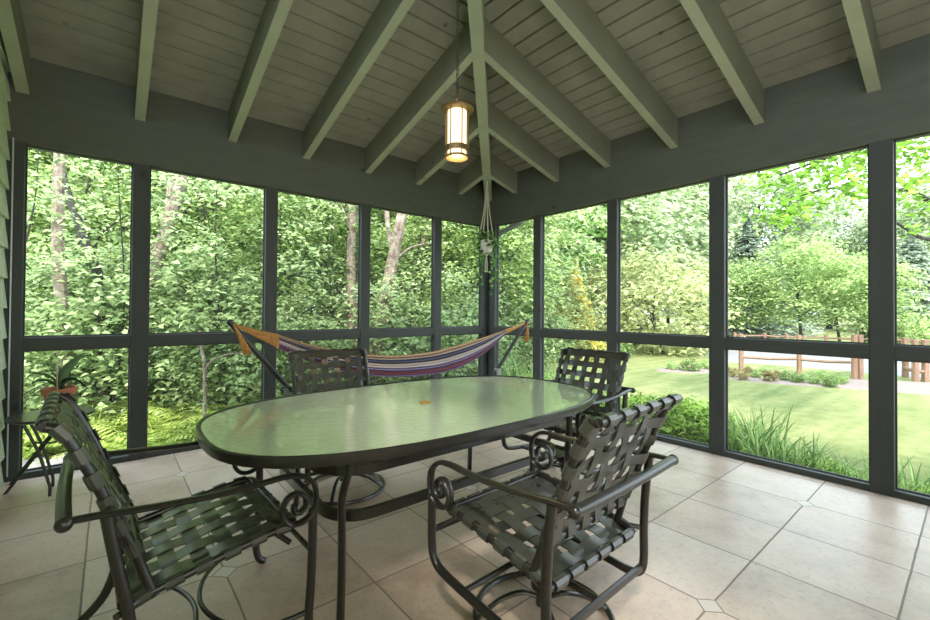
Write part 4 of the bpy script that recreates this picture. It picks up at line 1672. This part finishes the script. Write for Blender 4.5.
post_fence('rail_fence', 'rustic split rail fence beyond the lawn in the wide right screen', [spot(741, 11.8), spot(799, 11.3), spot(858, 10.6)])
post_fence('rail_fence', 'rustic split rail fence on the far side of the gravel drive', [spot(735, 19), spot(765, 18.5), spot(787, 18), spot(826, 17.3), spot(880, 16.5), spot(960, 15.5)], .72, (.3, .6))
post_fence('rail_fence', 'low cedar board fence section in the rightmost lower screen', [spot(905, 10.6), spot(915, 9.9), spot(925, 9.9), spot(960, 10.0), spot(1010, 9.8)], .98, (.25, .5, .75), .085)
e_ = empty('gate_post', (*spot(857, 10.2), gz(8, -3)), 0, 'stout double cedar gate post at the end of the mulch strip', 'post')
for q in (-.07, .07):
    mb = MB()
    mb.sweep([(q * RT[0], q * RT[1], 0), (q * RT[0], q * RT[1], .6), (q * RT[0] * 1.05, q * RT[1], 1.08)], .062, .062, n=7)
    mb.build('timber', M['fence'], e_, False)
mb = MB()
mb.sweep([(-.12 * RT[0] - .08, -.12 * RT[1] - .05, .78), (.12 * RT[0] - .08, .12 * RT[1] - .05, .78)], .035, n=6)
mb.build('latch', M['bark'], e_, False)


# blade clumps and leafy plants right outside the right wall
def blades(n_, h, seed, w=.0075, spread=.24):
    rs = np.random.default_rng(seed)
    b_ = MB()
    for k in range(n_):
        a = rs.uniform(0, 2 * PI)
        l_ = h * rs.uniform(.6, 1.15)
        out = rs.uniform(.15, .75) * l_
        bx, by = rs.normal(0, spread * .4, 2)
        pts = []
        for q in range(7):
            t = q / 6
            r_ = out * t ** 1.7
            pts.append(np.array([bx + math.cos(a) * r_, by + math.sin(a) * r_, l_ * (t - .38 * t ** 3 * (out / l_ + .2))]))
        sd = np.array([-math.sin(a), math.cos(a), 0])
        vs_ = []
        for q, p_ in enumerate(pts):
            ww = w * (1 - (q / 6) ** 2) + .0008
            vs_ += [p_ - sd * ww, p_ + sd * ww]
        b_.add(vs_, [(2 * q, 2 * q + 1, 2 * q + 3, 2 * q + 2) for q in range(6)])
    return b_.mesh('blades', LEAF['blade'], False)


BL = [blades(100, .60, 61), blades(120, .46, 62), blades(80, .70, 63)]
G9 = 'arching grassy clumps along the outside of the right wall'
for i, (px, d, s, q) in enumerate(((728, 4.05, 1.0, 0), (742, 3.85, .95, 2), (757, 4.0, .85, 0), (776, 3.75, .9, 1), (795, 3.7, .8, 0), (812, 3.5, .8, 1), (832, 3.4, .72, 1), (850, 3.3, .65, 1), (905, 3.15, .8, 0), (925, 3.1, .75, 1),
                                   (512, 7.2, 1.2, 2), (522, 7.4, 1.1, 0), (548, 7.0, 1.1, 1), (566, 7.0, 1.0, 2), (590, 6.6, .9, 1))):
    x, y = spot(px, d)
    x = max(x, .34 + .30 * s)
    o = mesh_obj('grass_clump', BL[q])
    o.location = (x, y, gz(x, y))
    s *= 1.3
    o.scale = (s, s, s)
    o.rotation_euler = (0, 0, i * 1.3)
    tag(o, 'arching bladed grass clump growing outside the right wall', 'grass clump', G9)
proto('bedplant', crown(60, 34, .36, .36, .26, .26, .12, .075, .15, 71, flat=.5, aspect=.35), 'bed')
for i, (px, d, s) in enumerate(((622, 5.6, .9), (640, 5.3, 1.0), (655, 5.0, 1.1), (668, 4.9, 1.15), (684, 4.7, 1.15), (698, 4.6, 1.1), (650, 5.6, 1.0), (676, 5.3, 1.0), (700, 5.2, 1.0), (735, 4.3, .8),
                                (770, 4.1, .7), (815, 3.8, .65), (845, 3.6, .6), (800, 3.45, .6), (860, 3.15, .55), (902, 3.3, .6), (925, 3.3, .6), (600, 6.2, .9), (560, 6.6, .9), (535, 7.2, 1))):
    x, y = spot(px, d)
    x = max(x, .45)
    plant('bedplant', 'leafy_plant', 'bright green leafy plant in the bed outside the right wall', 'plant', x, y, s, group='leafy plants in the bed outside the right wall')

# overhanging maple at upper right: trunk stands out of view to the right
tx, ty = spot(1290, 8.0)
e_ = empty('maple_tree', (tx, ty, gz(tx, ty)), 0, 'overhanging maple with bright yellow green leaves at the upper right', 'tree')
off = np.array([tx, ty, gz(tx, ty)])
mesh_obj('trunk', trunk_mesh([([(0, 0, 0), (.05, 0, 2), (-.05, .1, 4.5), (0, 0, 8)], .22, .12)], M['bark']), e_)


def rel(px, py, d):
    return tuple(np.array(seen(px, py, d)) - off)


brs = [[(-.02, .05, 3.2), rel(1100, 170, 8), rel(960, 205, 7.8), rel(905, 190, 7.6), rel(862, 198, 7.4), rel(835, 188, 7.2), rel(800, 196, 7)],
       [(-.02, .05, 3.8), rel(1100, 100, 7.4), rel(950, 120, 6.6), rel(850, 150, 6.2), rel(780, 175, 6.0)],
       [(-.02, .05, 3.0), rel(1100, 200, 8.4), rel(950, 240, 8.6), rel(900, 225, 8.6), rel(875, 205, 8.4)],
       [(-.02, .05, 4.2), rel(1050, 60, 6.6), rel(930, 90, 5.8), rel(870, 120, 5.4)]]
for q in brs:
    mesh_obj('branch', trunk_mesh([(q, .07, .012)], M['bark'], 'branch'), e_)
rs = np.random.default_rng(77)
cen, nr = [], []
spr = []
for (x0, x1, y0, y1, d0, d1, n_) in ((745, 870, 105, 185, 5.4, 7.0, 46), (758, 800, 175, 232, 5.6, 6.6, 11), (800, 868, 150, 205, 6, 7.4, 13), (880, 1000, 90, 200, 4.6, 6.2, 34), (880, 1000, 150, 235, 6, 8, 14), (960, 1150, 20, 220, 6, 8, 40), (745, 960, 20, 110, 5, 7, 30)):
    for k in range(n_):
        px_r, py_r = rs.uniform(x0, x1), rs.uniform(y0, y1)
        if px_r < 775 and py_r > 150 + (px_r - 740) * 2.2:
            continue
        spr.append(rel(px_r, py_r, rs.uniform(d0, d1)))
for q in spr:
    per = 30
    o_ = rs.normal(size=(per, 3)) * (.22, .22, .10)
    cen.append(np.array(q) + o_)
    nr.append(np.c_[rs.normal(size=(per, 2)) * .6, np.ones(per)])
mesh_obj('foliage', leaf_mesh('foliage', leaves(np.concatenate(cen), np.concatenate(nr), .10, .8, .12, rs), LEAF['maple']), e_)

# ------------------------------------------------------------------ light
w = bpy.data.worlds.new('World')
scene.world = w
w.use_nodes = True
nt = w.node_tree
bg = nt.nodes['Background']
tc = N(nt, 'ShaderNodeTexCoord')
sp = N(nt, 'ShaderNodeSeparateXYZ')
nt.links.new(tc.outputs['Generated'], sp.inputs[0])
r = ramp(nt, [(0.0, (.74, .84, .96)), (.25, (.78, .89, 1.0)), (1.0, (.60, .77, 1.0))], sp.outputs[2])
nt.links.new(r.outputs[0], bg.inputs[0])
bg.inputs[1].default_value = 6.3
sd = bpy.data.lights.new('sun', 'SUN')
sd.energy = 8.0
sd.angle = math.radians(12)
sd.color = (1, .95, .84)
so = bpy.data.objects.new('sun', sd)
so.rotation_euler = (math.radians(38), math.radians(8), math.radians(-60))
COL.objects.link(so)

sl = bpy.data.lights.new('soft_fill', 'AREA')  # added fill light behind the camera, lifts chairs and floor
sl.size = 1.6
sl.energy = 30
sl.color = (1, .95, .86)
slo = bpy.data.objects.new('soft_fill', sl)
slo.location = (-4.1, -6.6, 2.1)
slo.rotation_euler = Vector((.3, 4.0, -1.5)).to_track_quat('-Z', 'Y').to_euler()
COL.objects.link(slo)
al = bpy.data.lights.new('bounce_fill', 'AREA')  # unseen fill light added behind the camera, brightens the ceiling
al.shape = 'RECTANGLE'
al.size = 2.2
al.size_y = 1.6
al.energy = 45
al.color = (1, .96, .88)
alo = bpy.data.objects.new('bounce_fill', al)
alo.location = (-3.3, -5.7, 1.0)
alo.rotation_euler = Vector((.12, .45, 1)).to_track_quat('-Z', 'Y').to_euler()
COL.objects.link(alo)

scene.view_settings.view_transform = 'Standard'
scene.view_settings.look = 'None'
scene.view_settings.exposure = 0
scene.view_settings.gamma = 1.12
scene.cycles.max_bounces = 7
scene.cycles.diffuse_bounces = 5
scene.cycles.transparent_max_bounces = 12
